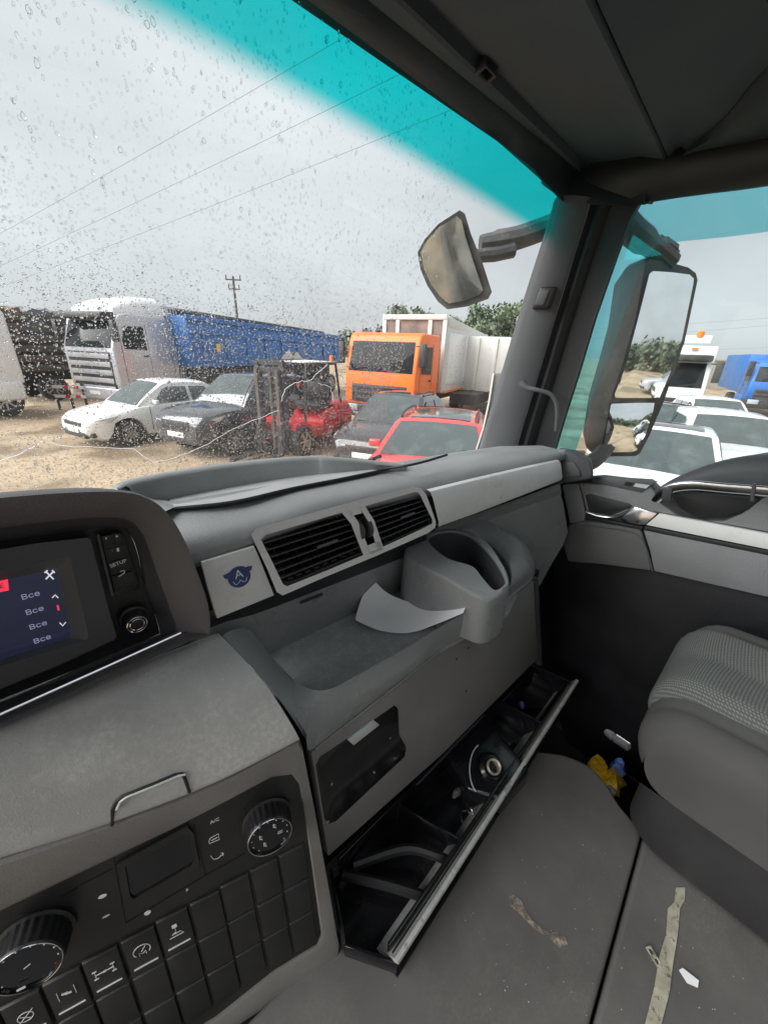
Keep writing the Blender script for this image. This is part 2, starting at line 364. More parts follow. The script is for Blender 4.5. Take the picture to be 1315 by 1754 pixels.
wsr = empty('windscreen', ws(XC, 1), label='rain-spotted windscreen with a teal sun band along its top edge', cat='windscreen')
m = MB(); NX, NS = 40, 16
xs = [-1.0+2.165*i/NX for i in range(NX+1)]
m.grid(lambda a, b: ws(-1.0+2.165*a, -.03+1.03*b), NX, NS)
gl = m.build('glass', M_ws, wsr, smooth=80)
uv = gl.data.uv_layers.new(name='UVMap')
for lp in gl.data.loops:
    p = gl.data.vertices[lp.vertex_index].co + wsr.location
    a, b = ws_top(p.x), ws_bot(p.x); uv.data[lp.index].uv = ((p.x+1)/2.165, (a.z-p.z)/(a.z-b.z))
# the crack that runs across the glass
def ws_hit(px, py):
    q = _ray(px, py); lo, hi = .2, 2.5
    for _ in range(60):
        t_ = (lo+hi)/2; p = EYE+q*t_; a, b = ws_top(p.x), ws_bot(p.x)
        if p.y >= a.lerp(b, (a.z-p.z)/(a.z-b.z)).y: hi = t_
        else: lo = t_
    return EYE+q*lo
def crack(pts):
    out = []
    for p, q in zip(pts[:-1], pts[1:]):
        for k in range(5):
            t_ = k/5; j = 1.6 if 0 < k else 0
            out.append((p[0]+(q[0]-p[0])*t_ + random.uniform(-j, j), p[1]+(q[1]-p[1])*t_ + random.uniform(-j, j)))
    out.append(pts[-1]); return [ws_hit(*p)+V(0, .002, 0) for p in out]
M_crack = bpy.data.materials.new('glass_crack'); M_crack.use_nodes = True; M_crack.node_tree.nodes.clear()
_o = M_crack.node_tree.nodes.new('ShaderNodeOutputMaterial'); _t = M_crack.node_tree.nodes.new('ShaderNodeBsdfTranslucent'); _t.inputs[0].default_value = (.95, .96, .97, 1); M_crack.node_tree.links.new(_t.outputs[0], _o.inputs[0])
m = MB()
m.tube(crack([(-20, 797), (30, 780), (72, 757), (128, 766), (230, 769), (262, 792), (292, 787), (345, 766), (405, 733), (478, 703)]), .00065, 4)
m.build('crack', M_crack, wsr)
m = MB(); m.tube(crack([(482, 688), (488, 668), (505, 656), (535, 650), (552, 634), (562, 624)]), .0006, 4)
m.build('crack', M_crack, wsr)
m = MB(); m.tube(crack([(546, 656), (568, 664), (572, 688)]), .0005, 4); m.build('crack', M_crack, wsr)

# rain on the outside of the glass: one object, nobody could count it
def rain():
    verts, faces = [], []
    NR = 6
    def drop(c, n, r, h, el):
        e1 = V(1, 0, 0); e1 = (e1-n*e1.dot(n)).normalized(); e2 = n.cross(e1)
        b0 = len(verts); ph = random.random()
        jit = [random.uniform(.82, 1.18) for _ in range(NR)]
        for k, (rr, hh) in enumerate((((1, 0), (.88, .5), (.48, .9)) if h > r*.40 else ((1, 0), (.78, .40), (.40, .84)))):
            for i in range(NR):
                a = 2*math.pi*(i+ph)/NR
                verts.append(c + e1*math.cos(a)*r*rr*jit[i] + e2*math.sin(a)*r*rr*el*jit[i] + n*h*hh)
        verts.append(c+n*h); top = len(verts)-1
        for k in range(2):
            for i in range(NR):
                j = (i+1) % NR
                faces.append((b0+k*NR+i, b0+k*NR+j, b0+(k+1)*NR+j, b0+(k+1)*NR+i))
        for i in range(NR): faces.append((b0+2*NR+i, b0+2*NR+(i+1) % NR, top))
        faces.append(tuple(b0+i for i in reversed(range(NR))))
    n = 0; tries = 0
    while n < 44000 and tries < 440000:
        tries += 1
        x = random.uniform(-.25, 1.14); s = random.uniform(.0, .86)
        # denser low down, thinner in the strip the wiper cleared near the right pillar
        dens = .13 + .95*max(0, min(1, (s-.20)/.30))**1.4
        cl = mnoise.noise(V(x*6, s*6, 3.1)); dens *= .75+.8*cl
        lim = .83 - .10*math.sin(s*3) + .03*mnoise.noise(V(s*9, 1, 2))
        if x > lim: dens *= .10 if x < lim+.04 else .03
        if random.random() > dens: continue
        u_ = random.random()
        r = .0004+.0006*random.random() if u_ < .74 else (.0008+.0008*random.random() if u_ < .98 else .0015+.0010*random.random())
        if s < .3: r *= 1.2
        nn = ws_n(x, s)
        drop(ws(x, s)+nn*.0004, nn, r, r*(random.uniform(.26, .42) if s < .45 else random.uniform(.34, .56)), random.uniform(.9, 1.35) if s > .3 else random.uniform(1.1, 1.9))
        n += 1
    me = bpy.data.meshes.new('raindrops'); me.from_pydata(verts, [], faces)
    me.polygons.foreach_set('use_smooth', [len(p.vertices) != NR for p in me.polygons])
    o = bpy.data.objects.new('raindrops', me); col.objects.link(o)
    m_ = bpy.data.materials.new('rain_water'); m_.use_nodes = True; t = m_.node_tree; t.nodes.clear()
    out = t.nodes.new('ShaderNodeOutputMaterial'); g = t.nodes.new('ShaderNodeBsdfGlass'); g.inputs['IOR'].default_value = 1.33; g.inputs['Roughness'].default_value = 0
    t.links.new(g.outputs[0], out.inputs[0]); me.materials.append(m_)
    return o
tag(rain(), 'raindrops scattered over the outside of the windscreen', 'raindrops', kind='stuff')

# ------------------------------------------------------------------ cab shell (setting)
XR, XL, YB = 1.25, -1.09, -1.05
m = MB(); m.box((XL-.03, YB-.05, 1.05), (XR+.03, YB, 2.95)); tag(m.build('cab_back_wall', M_backwall), kind='structure')
m = MB(); m.box((XL-.03, YB, 1.05), (XL, -.55, 2.95)); m.box((XL-.03, -.55, 2.90), (XL, .62, 2.95)); m.box((XL-.03, .62, 1.05), (XL, .9, 2.05)); m.prism([(XL-.03, .50, 2.8), (XL-.03, .62, 2.8), (XL-.03, .84, 2.05), (XL-.03, .66, 2.05)], (.03, 0, 0))  # driver's door opening left empty, added so sky light reaches the console
tag(m.build('cab_left_wall', M_wall), kind='structure')
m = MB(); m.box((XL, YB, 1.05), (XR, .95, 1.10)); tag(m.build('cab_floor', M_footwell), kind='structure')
m = MB(); m.box((XL, .86, 1.10), (XR, .90, 2.02)); tag(m.build('cab_firewall', M_wall), kind='structure')
# raised tunnel covered in carpet, its front right corner rounded
CZ = 1.40
def fl(px, py, dz=0.0): return at(px, py, z=CZ+dz)
edge = [fl(930, 1287), fl(968, 1293), fl(1010, 1312), fl(1040, 1345), fl(1062, 1380), fl(1100, 1422)]
top1 = [V(-.5, .36, CZ), V(edge[0].x-.05, edge[0].y+.05, CZ)] + smooth_line(edge, 4)
seamA, seamB = fl(1100, 1424), fl(1010, 1754)
sd = (seamB-seamA); farL = seamA+sd*3.2
m = MB(); m.prism([V(-.6, .36, CZ)] + top1[1:] + [farL, V(-.6, farL.y, CZ)], (0, 0, -.28))
fo = m.build('tunnel_carpet', M_carpet, bevel=.008, seg=3); tag(fo, kind='structure')
side = V(-sd.y, sd.x, 0).normalized()
side = side if side.y < 0 else -side
g0 = side*.005
m = MB(); m.prism([seamA+g0, farL+g0, farL+g0+side*.75, seamA+g0+side*.75+V(.1, 0, 0), seamA+g0+V(.03, 0, 0)], (0, 0, -.28))
tag(m.build('rear_floor_carpet', M_carpet, bevel=.008, seg=3), kind='structure')

# roof: header trim, folding strip, ceiling panels, overhead shelf
Hg = [ws_top(x)+V(0, -.006, .012-.010*max(0, x-1.0)/.15) for x in (-.9, -.5, -.1, .25, .47, .7, .9, 1.05, 1.165)]
def shiftx(a, b, x): t_ = (x-a.x)/(b.x-a.x); return a.lerp(b, t_)
h1a, h1b = at(600, 0, y=.55), at(985, 300, x=1.2)
h2a, h2b = at(688, 0, y=.49), at(992, 290, x=1.19)
h3a, h3b = at(1000, 0, y=.25), at(1140, 280, x=1.2)
def rail(a, b, ext, n=9):
    c = a + (a-b)*((a.x+.95)/(b.x-a.x)); return [c.lerp(b, i/(n-1)) for i in range(n)]
L1, L2, L3 = rail(h1a, h1b, 0), rail(h2a, h2b, 0), rail(h3a, h3b, 0)
m = MB()
rows = []
for a, b in zip(Hg, L1):
    mid = (a+b)/2 + V(0, -.004, -.018)
    rows.append([a+V(0, .03, .04), a, a+V(0, -.008, -.004), mid, b+V(0, .004, -.002), b+V(0, -.002, .012)])
m.rings(rows, False, False)
roof = empty('roof_header', V(.3, .6, 2.85), label='dark header trim over the windscreen with a clip and a rounded inner edge', cat='roof trim', kind='structure')
m.build('header_trim', M_roof2, roof, smooth=60)
m = MB(); rows = []
for a, b in zip(L1, L2): rows.append([a+V(0, -.004, .010), a+V(0, -.008, .006), (a+b)/2+V(0, 0, .004), b+V(0, .006, .002), b+V(0, 0, -.006), b+V(0, -.006, -.004), b+V(0, -.010, .012)])
m.rings(rows, False, False); m.build('folding_strip', M_roof, roof, smooth=40)
cvr = [at(930, 318, x=1.150), at(958, 338, x=1.150), at(1016, 352, x=1.185), at(1075, 352, x=1.21), at(1112, 352, x=1.215), at(1090, 270, x=1.21), at(1000, 270, x=1.205), at(955, 285, x=1.19)]
m = MB(); m.prism(cvr, (.03, .03, .02)); m.build('corner_cover', M_roof2, roof, bevel=.006, seg=3)
# clip on the strip
c = at(832, 130, y=.50); m = MB(); ux = (h2b-h2a).normalized(); uy = V(0, -.9, .2).normalized()
m.ringprism([c-ux*.020-uy*.010, c+ux*.020-uy*.010, c+ux*.020+uy*.010, c-ux*.020+uy*.010], [c-ux*.013-uy*.006, c+ux*.013-uy*.006, c+ux*.013+uy*.006, c-ux*.013+uy*.006], (0, 0, .02))
m.build('clip', M_black, roof, bevel=.002)
m = MB(); rows = []
for a, b in zip(L2, L3): rows.append([a+V(0, -.012, .010), a+V(0, -.016, .008), a.lerp(b, .3)+V(0, 0, .012), a.lerp(b, .7)+V(0, 0, .016), b+V(0, .004, .006), b+V(0, .001, .012)])
m.rings(rows, False, False); cp = m.build('front_ceiling', M_roof, smooth=50); tag(cp, kind='structure')
# second panel with a rounded drop at the right-hand side, then the dark overhead shelf
a0, a1 = L3[0]+V(0, -.003, .008), h3b+V(0, -.003, .008)
e0, e1 = at(1240, 190, y=.10), at(1174, 258, y=.30)
m = MB(); rows = []
B = [at(1172, 256, x=1.175), at(1210, 228, x=1.12), at(1244, 196, x=1.07), at(1280, 150, x=1.03), at(1318, 108, x=1.0), at(1400, 20, x=.95), at(1520, -140, x=.88)]
B = smooth_line(B, 3)
Aline = [a1.lerp(a0, (i/(len(B)-1))*1.0) for i in range(len(B))]
for a, b in zip(Aline, B): rows.append([a+V(0, 0, .004), a, a.lerp(b, .35)+V(0, 0, .010), a.lerp(b, .7)+V(0, 0, .010), b, b+V(.01, -.01, .02)])
m.rings(rows, False, False); tag(m.build('rear_ceiling', M_roof, smooth=60), kind='structure')
m = MB(); rows = []
RL = smooth_line([at(1176, 264, x=1.185), at(1215, 257, x=1.185), at(1262, 249, x=1.185), at(1300, 242, x=1.185), at(1345, 233, x=1.185), at(1480, 206, x=1.185), at(1700, 160, x=1.185)], 3)
for p, r_ in zip(B, RL):
    d = r_-p; rows.append([p+V(.001, -.001, .006), p+V(.003, -.003, -.004)+d*.02, p+d*.3+V(-.012, 0, -.010), p+d*.65+V(-.010, 0, -.008), r_+V(0, 0, .002), r_+V(.02, 0, .01)])
m.rings(rows, False, False); tag(m.build('overhead_shelf', M_roof2, smooth=60), kind='structure')
# roof with an unseen open hatch behind the camera, added to let sky light in
HX0, HX1, HY0, HY1 = -.75, .50, -.98, -.02
m = MB(); m.box((XL-.03, HY1, 2.95), (XR+.05, .75, 3.0)); m.box((XL-.03, YB, 2.95), (HX0, HY1, 3.0)); m.box((HX1, YB, 2.95), (XR+.05, HY1, 3.0)); m.box((HX0, YB, 2.95), (HX1, HY0, 3.0))
tag(m.build('cab_roof', M_wall), kind='structure')
m = MB(); m.prism([(XL-.03, .52, 2.99), (XL-.03, .72, 2.99), (XL-.03, .72, 2.93), (XL-.03, .66, 2.93)], (XR-XL+.05, 0, 0)); tag(m.build('roof_front_edge', M_wall), kind='structure')

# ------------------------------------------------------------------ right A-pillar and side window frame
pil = empty('windscreen_pillar', V(1.18, .6, 2.1), label='grey windscreen pillar trim between windscreen and side window', cat='pillar', kind='structure')
pl_e = [(958, 335), (955, 348), (940, 397), (905, 505), (872, 612), (840, 720), (818, 790)]
pr_e = [(1012, 338), (1003, 372), (985, 430), (950, 545), (922, 640), (896, 725), (876, 795)]
m = MB(); rows = []
for k, (a, b) in enumerate(zip(pl_e, pr_e)):
    A_, B_ = at(*a, x=1.152), at(*b, x=1.185)
    rows.append([A_+V(.03, .03, 0), A_+V(-.002, .004, 0), A_.lerp(B_, .12)+V(-.008, 0, 0), A_.lerp(B_, .55)+V(-.012, 0, 0), A_.lerp(B_, .92)+V(-.006, 0, 0), B_, B_+V(.03, .01, 0)])
m.rings(rows, False, False); m.build('pillar_cover', M_pillar, pil, smooth=50)
m = MB(); rows = []
pw_e = [(1100, 338), (1080, 372), (1058, 430), (1018, 545), (990, 640), (966, 715), (944, 790)]
for a, b in zip(pr_e, pw_e):
    A_, B_ = at(a[0]+1, a[1], x=1.19), at(*b, x=1.235)
    q = [A_+V(.012, 0, 0), A_, A_.lerp(B_, .10)+V(.010, 0, 0), A_.lerp(B_, .17)+V(.002, 0, 0), A_.lerp(B_, .27)+V(-.010, 0, 0), A_.lerp(B_, .36)+V(-.004, 0, 0), A_.lerp(B_, .42)+V(.012, 0, 0), A_.lerp(B_, .9)+V(.004, 0, 0), B_, B_+V(.025, .004, 0)]
    rows.append(q)
m.rings(rows, False, False); m.build('door_seal', M_rubber, pil, smooth=45)
# twin-bevel cap on the pillar
c = at(930, 511, x=1.155); up = (at(945, 470, x=1.155)-at(912, 560, x=1.155)).normalized(); rt = V(.25, -.97, 0)
n_ = rt.cross(up).normalized(); n_ = n_ if n_.x < 0 else -n_
m = MB(); m.obox(c+rt*.004, rt*.024, up*.028, n_*.010); m.build('mount_cap', M_black, pil, bevel=.007, seg=3)
m = MB(); m.obox(c+n_*.008-rt*.002, rt*.015, up*.020, n_*.006); m.build('cap_face', M_pillar, pil, bevel=.005, seg=3)
# small curved lever at the pillar's foot
m = MB(); m.tube(smooth_line([at(893, 655, x=1.12), at(902, 664, x=1.12), at(920, 668, x=1.125), at(942, 675, x=1.14), at(952, 690, x=1.15), at(954, 712, x=1.155), at(952, 738, x=1.16)], 4), [.012, .0115, .011, .010, .0085, .0075, .007, .0065]+[.006]*17, 10)
m.build('grab_lever', M_pillar, pil)

# door window frame: roof rail over the side window, down the front
m = MB(); rows = []
for a, b in (((990, 303), (1108, 350)), ((1040, 290), (1112, 345)), ((1110, 276), (1150, 339)), ((1180, 264), (1210, 331)), ((1250, 251), (1260, 325)), ((1330, 236), (1330, 315)), ((1500, 205), (1480, 293)), ((1900, 130), (1800, 245))):
    A_, B_ = at(*a, x=1.19), at(*b, x=1.235)
    rows.append([A_+V(.01, 0, .03), A_, A_.lerp(B_, .25)+V(-.012, 0, -.006), A_.lerp(B_, .7)+V(-.016, 0, -.004), B_+V(-.004, 0, 0), B_+V(.03, 0, .006)])
m.rings(rows, False, False); m.build('roof_rail', M_rubber, pil, smooth=45)
m = MB(); m.box((XR+.0, YB, 2.9), (XR+.04, .6, 3.0)); m.box((XR, YB, 1.05), (XR+.04, -.75, 2.95)); m.box((XR+.03, -.75, 1.05), (XR+.05, .90, 2.08)); m.box((XR, .60, 1.05), (XR+.03, .90, 2.08)); tag(m.build('cab_right_wall', M_wall), kind='structure')
# cream outer pillar skin seen through the windscreen edge
m = MB(); o1 = [(846, 640), (838, 690), (828, 735), (810, 790)]; o2 = [(862, 640), (850, 690), (838, 735), (822, 790)]
rows = [[at(*a, x=1.19), at(a[0]+6, a[1], x=1.19)+V(0, .02, 0), at(*b, x=1.215)] for a, b in zip(o1, o2)]
m.rings(rows, False, False)
op = m.build('outer_pillar_skin', M_body, pil, smooth=60)
# ------------------------------------------------------------------ dashboard
dash = empty('dashboard', V(.5, .6, 1.5), label='long grey moulded dashboard with storage shelf under the windscreen', cat='dashboard')
TR = Frame(at(370, 1060, y=.52), at(955, 825, x=1.1), at(430, 910, y=.535))
KP = [(-40, 870, .0), (150, 862, 0), (255, 868, 0), (312, 873, 0), (500, 838, 0), (690, 800, 0)]
F = [(-60, 1010), (120, 1000), (255, 975), (338, 962), (560, 883), (725, 846), (800, 828), (880, 808), (958, 788), (1000, 780)]
K = [at(-40, 870, z=2.2), at(150, 862, z=2.2), at(255, 868, z=2.2), at(312, 873, z=2.2), at(500, 838, z=2.2), at(690, 799, z=2.195),
     at(790, 782, z=2.175), at(870, 770, y=.56), at(940, 768, x=1.13), at(975, 776, x=1.17)]
m = MB(); rows = []
for f, k in zip(F, K):
    f = TR.P(*f, -.004) if f[0] > 300 else TR.P(*f, -.03)
    ysw = min(ws(k.x, .9).y-.02, .80)
    b1 = k+V(0, .05, -.004); b2 = V(k.x, max(ysw, k.y+.06), k.z-.10)
    rows.append(smooth_line([f+V(0, .02, -.02), f, f.lerp(k, .25)+V(0, -.010, .014), f.lerp(k, .6)+V(0, -.004, .012), k, b1, b2], 4))
m.rings(rows, False, False)
m.build('dash_top', M_dashtop, dash, smooth=70)
# tray on top: floor, raised far rim, black rubber edge
tn = smooth_line([at(300, 872, z=2.203), at(400, 861, z=2.205), at(500, 838, z=2.205), at(600, 818, z=2.203), at(692, 798, z=2.2)], 5)
tf = smooth_line([at(286, 853, z=2.185), at(350, 836, z=2.185), at(440, 819, z=2.187), at(552, 801, z=2.192), at(692, 795, z=2.203)], 5)
m = MB(); m.rings([tn, tf], False, False); m.build('tray_floor', M_tray, dash, thick=-.004)
m = MB(); m.tube([p+V(0, -.003, .002) for p in tn], .0032, 6)
m.tube(smooth_line([at(640, 806, z=2.203), at(672, 801, z=2.212), at(700, 797, z=2.222), at(733, 789, z=2.222), at(765, 779, z=2.222)], 4), .003, 6)
m.build('edge_strip', M_rubber, dash)
rim = smooth_line([at(292, 872, z=2.208), at(225, 846, z=2.222), at(208, 831, z=2.235), at(238, 820, z=2.237), at(330, 803, z=2.238), at(450, 788, z=2.238), at(535, 782, z=2.237), at(560, 783, z=2.235), at(630, 789, z=2.222), at(694, 796, z=2.208)], 5)
rows = []
for i, p in enumerate(rim):
    tng = (rim[min(i+1, len(rim)-1)]-rim[max(i-1, 0)]).normalized(); inn = V(tng.y, -tng.x, 0).normalized()
    h = p.z-2.198
    dp = min(1, h/.034)
    rows.append([p+inn*(.008+.010*dp)+V(0, 0, -h-.030*dp), p+inn*.012+V(0, 0, -.006*dp), p+inn*.006, p-inn*.008, p-inn*.016+V(0, 0, -.006), p-inn*.024+V(0, 0, -h-.06)])
m = MB(); m.rings(rows, False, False); m.build('tray_rim', M_dashtop, dash, smooth=50)
# front face under the trim, shelf back wall
m = MB(); m.prism([at(352, 1082, y=.544), at(352, 1066, y=.534), at(470, 1016, y=.534), at(730, 910, y=.524), at(730, 940, y=.544), at(470, 1040, y=.544)], (0, .01, 0))
m.build('lower_gap', M_rubber, dash)
m = MB()
m.prism([at(352, 1079, y=.541), at(470, 1032, y=.541), at(720, 932, y=.537), at(742, 985, z=1.868), at(425, 1138, z=1.868)], (.004, .012, 0))
m.build('shelf_back', M_dash, dash)
m = MB(); a, b = at(515, 1032, y=.545), at(552, 1018, y=.545); m.tube([a, b], .0028, 6); m.build('slot', M_rubber, dash)
fz = 1.868
m = MB(); m.prism([at(400, 1150, z=fz), at(690, 990, z=fz), at(900, 990, z=fz), at(870, 1050, z=fz), at(560, 1215, z=fz), at(490, 1200, z=fz)], (0, 0, -.01))
m.build('shelf_floor', M_shelf, dash)
LP = Frame(at(530, 1287, y=.37), at(915, 990, x=.93), at(530, 1287, y=.37)+(at(530, 1287, y=.37)-at(562, 1467, y=.335)))
I_ = [at(428, 1078, y=.535), at(452, 1108, y=.515), at(482, 1142, y=.49), at(515, 1172, z=1.932), at(560, 1181, z=1.93), at(610, 1157, z=1.93), at(700, 1106, z=1.93), at(795, 1052, z=1.93), at(852, 1024, z=1.93), at(874, 1000, z=1.94), at(868, 962, z=1.955), at(830, 922, z=1.97), at(770, 899, z=1.985)]
O_ = [at(381, 1089, y=.505), at(429, 1140, y=.456), at(483, 1204, y=.406), at(523, 1266, y=.374), LP.P(534, 1284), LP.P(600, 1233), LP.P(700, 1156), LP.P(800, 1079), LP.P(880, 1017), LP.P(914, 986), at(911, 956, x=.945), at(890, 925, x=.95), at(830, 893, x=.93)]
m = MB(); rows = []
for i, o in zip(smooth_line(I_, 4), smooth_line(O_, 4)):
    dn = V(i.x, i.y, fz+.001); out = V(o.x-i.x, o.y-i.y, 0).normalized()
    rows.append([dn, i+V(0, 0, -.012), i-out*.002+V(0, 0, -.003), i+out*.003+V(0, 0, .0015), i.lerp(o, .22)+V(0, 0, .007), i.lerp(o, .5)+V(0, 0, .014)+out*.012, i.lerp(o, .78)+V(0, 0, .008)+out*.013, o, o-out*.012+V(0, 0, -.002)])
m.rings(rows, False, False); m.build('shelf_surround', M_dash, dash, smooth=50)
# lower panel, with its seam lip and the dark open pocket
lp = [LP.P(533, 1290), LP.P(700, 1161), LP.P(914, 995), LP.P(921, 1128), LP.P(760, 1290), LP.P(562, 1468)]
m = MB(); m.prism(lp, -LP.n*.02); panel = m.build('lower_panel', M_lower, dash, bevel=.003)
m = MB(); m.tube([LP.P(540, 1283, .002), LP.P(720, 1142, .002), LP.P(912, 990, .002)], .0016, 6); m.build('seam_bead', M_dash, dash)
m = MB(); pk = [LP.P(*p, .001) for p in ((541, 1312), (548, 1297), (600, 1262), (676, 1208), (682, 1214), (684, 1258), (696, 1280), (694, 1296), (575, 1408), (563, 1412), (556, 1404))]
m.prism(pk, -LP.n*.012); m.build('pocket', M_gloss, dash, bevel=.0015)
m = MB(); m.prism([LP.P(*p, .004) for p in ((596, 1268), (640, 1234), (650, 1242), (606, 1277))], -LP.n*.004); m.build('pocket_tab', M_label, dash, bevel=.0008)
for p in ((568, 1343), (561, 1408), (641, 1323), (668, 1264), (802, 1110), (782, 1129), (798, 1184)):
    m = MB(); m.lathe(LP.P(*p, .001), LP.n, [(-.003, .0024), (.0008, .0024), (.0012, .001)], 10); m.build('screw', M_chrome if p[0] < 700 else M_black, dash)
m = MB(); m.prism([LP.P(917, 990, .0), LP.P(922, 990, 0), LP.P(929, 1140, 0), LP.P(923, 1140, 0)], V(.0, .2, 0)); m.build('end_plate', M_dark, dash, bevel=.0015)
# right-hand part of the dash that turns to the door
DR = Frame(at(760, 905, y=.60), at(962, 832, x=1.17), at(760, 905, y=.60)+(at(962, 832, x=1.17)-at(978, 918, x=1.185)))
m = MB(); m.prism([DR.P(*p) for p in ((752, 912), (960, 840), (966, 862), (974, 912), (965, 935), (945, 968), (925, 1005), (905, 1005), (850, 960), (770, 940))], V(.004, .03, 0)); m.build('end_panel', M_dash, dash, bevel=.006, seg=3)
m = MB(); m.rings([[DR.P(745, 905, .004), DR.P(752, 914, .014), DR.P(754, 922, .002)], [DR.P(850, 868, .006), DR.P(852, 876, .016), DR.P(853, 884, .003)], [DR.P(958, 828, .008), DR.P(960, 837, .016), DR.P(961, 846, .003)]], False, False); m.build('lower_ledge', M_dashtop, dash, smooth=60)
m = MB(); m.prism([at(956, 772, x=1.13), at(985, 776, x=1.14), at(1012, 790, x=1.15), at(1016, 812, x=1.15), at(1013, 822, x=1.15), at(962, 829, x=1.13)], (.05, .02, 0)); m.build('end_cap', M_dark, dash, bevel=.008, seg=3)
m = MB(); m.prism([at(957, 791, x=1.126), at(982, 792, x=1.134), at(992, 806, x=1.138), at(994, 816, x=1.138), at(960, 818, x=1.126)], (.01, 0, 0)); m.build('cap_inlay', M_pillar, dash, bevel=.003)
# cup holder at the right end of the shelf
czT = 1.985
co_ = smooth_line([at(*p, z=z) for p, z in zip(((692, 946), (710, 922), (760, 905), (800, 908), (836, 930), (862, 965), (873, 993), (864, 1012), (838, 1027), (806, 1014), (765, 990), (722, 968)), (2.020, 2.022, 2.022, 2.022, 2.020, 2.010, 1.995, 1.987, 1.983, 1.990, 2.003, 2.015))], 5, True)
ci_ = smooth_line([at(*p, z=z) for p, z in zip(((733, 926), (746, 913), (776, 909), (806, 918), (834, 942), (851, 963), (866, 992), (860, 1005), (845, 1010), (826, 990), (808, 970), (764, 955)), (2.020, 2.022, 2.022, 2.022, 2.020, 2.010, 1.997, 1.990, 1.988, 1.993, 2.005, 2.017))], 5, True)
m = MB(); rows = []
for o, i in zip(co_, ci_):
    ob = V(o.x, o.y, fz+.002); ct = (o-i); ct.z = 0
    rows.append([ob+ct.normalized()*.004, o+V(0, 0, -.010), o+V(0, 0, -.003)-ct.normalized()*.002, o-ct.normalized()*.006, i+ct.normalized()*.004, i, V(i.x, i.y, i.z-.006)-ct.normalized()*.001])
lin = []
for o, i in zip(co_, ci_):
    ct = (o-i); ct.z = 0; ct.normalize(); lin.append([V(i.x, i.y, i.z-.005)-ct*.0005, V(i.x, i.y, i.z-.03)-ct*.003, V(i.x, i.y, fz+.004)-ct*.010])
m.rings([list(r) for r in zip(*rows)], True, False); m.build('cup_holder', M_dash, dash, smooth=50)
m = MB(); m.rings([list(r) for r in zip(*lin)], True, False); m.build('cup_inner_wall', M_dark, dash, smooth=60)  # wall of the cup well, darker than the holder around it
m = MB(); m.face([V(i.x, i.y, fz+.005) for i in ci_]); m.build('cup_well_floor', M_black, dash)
m = MB(); a = at(845, 948, z=1.97); m.tube(smooth_line([at(818, 962, z=1.96), at(826, 951, z=1.97), at(838, 948, z=1.975)], 4), .003, 6); m.build('cup_spring', M_chrome, dash)

# silver strip right of the vents
m = MB()
sa = [TR.P(*p, .006) for p in ((736, 842), (800, 826), (880, 807), (957, 789))]
sb = [TR.P(*p, .004) for p in ((751, 902), (815, 879), (890, 850), (961, 822))]
rows = [[a+V(0, .01, .002), a, a.lerp(b, .15)+TR.n*.004, a.lerp(b, .85)+TR.n*.004, b, b+V(0, .012, 0)] for a, b in zip(sa, sb)]
m.rings(rows, False, False); m.build('silver_strip', M_silver, dash, smooth=45)

# ---- air vent unit: silver frame, two louvred vents, thumb wheels, badge plate
m = MB(); m.prism([V(.10, .56, 2.00), V(1.12, .47, 2.0), V(1.20, .47, 2.13), V(1.2, .62, 2.13), V(.10, .62, 2.13)][:0] or [V(.72, .66, 1.62), V(1.22, .64, 1.62), V(1.22, .80, 1.62), V(.72, .80, 1.62)], (0, 0, .47)); m.build('dash_core', M_rubber, dash)
ven = empty('air_vent_unit', TR.P(560, 960), label='silver twin air vent unit with black slats in the middle of the dashboard', cat='air vent')
m = MB(); bp = [TR.P(*p, .004) for p in ((345, 963), (436, 936), (447, 962), (470, 1020), (372, 1060), (356, 1008))]
m.prism(bp, -TR.n*.012); plate = m.build('badge_plate', M_silver, ven, bevel=.0015)
of = [(430, 912), (436, 906), (575, 867), (706, 834), (718, 834), (728, 845), (744, 890), (745, 904), (735, 912), (610, 968), (482, 1020), (474, 1016), (455, 970)]
m = MB()
v1 = [(449, 922), (455, 916), (590, 877), (597, 880), (606, 905), (620, 944), (617, 951), (550, 980), (492, 1004), (484, 1000), (466, 962)]
v2 = [(625, 869), (629, 865), (713, 842), (719, 845), (729, 868), (741, 893), (739, 898), (700, 917), (656, 937), (650, 933), (640, 905)]
def frame_ring(mb, outer, holes, off, depth):
    pass
# frame plate with two openings: top bar, bottom bar, left, middle, right strips from matched outlines
def strip(pa, pb, off, mb):
    rows = [[TR.P(*a, off-.006), TR.P(*a, off), TR.P(*b, off), TR.P(*b, off-.012)] for a, b in zip(pa, pb)]
    mb.rings(rows, False, False)
strip([(430, 916), (438, 905), (575, 867), (612, 857), (706, 834), (720, 835), (730, 848)], [(447, 924), (455, 916), (585, 878), (625, 867), (709, 843), (716, 843), (720, 849)], .009, m)
strip([(730, 848), (738, 870), (746, 893), (745, 904), (733, 913)], [(720, 849), (729, 868), (740, 890), (740, 897), (728, 903)], .009, m)
strip([(733, 913), (690, 932), (640, 954), (560, 987), (484, 1020), (474, 1014)], [(728, 903), (690, 921), (650, 939), (560, 977), (492, 1004), (485, 1001)], .009, m)
strip([(474, 1014), (458, 975), (430, 916)], [(485, 1001), (466, 962), (447, 924)], .009, m)
strip([(585, 878), (601, 897), (622, 951)], [(599, 874), (613, 893), (634, 946)], .009, m)
strip([(616, 870), (632, 895), (646, 940)], [(625, 867), (641, 892), (656, 937)], .009, m)
strip([(597, 874), (616, 869)], [(601, 884), (620, 879)], .009, m)
strip([(628, 935), (650, 926)], [(634, 950), (656, 941)], .009, m)
m.build('vent_frame', M_silver, ven, smooth=40)
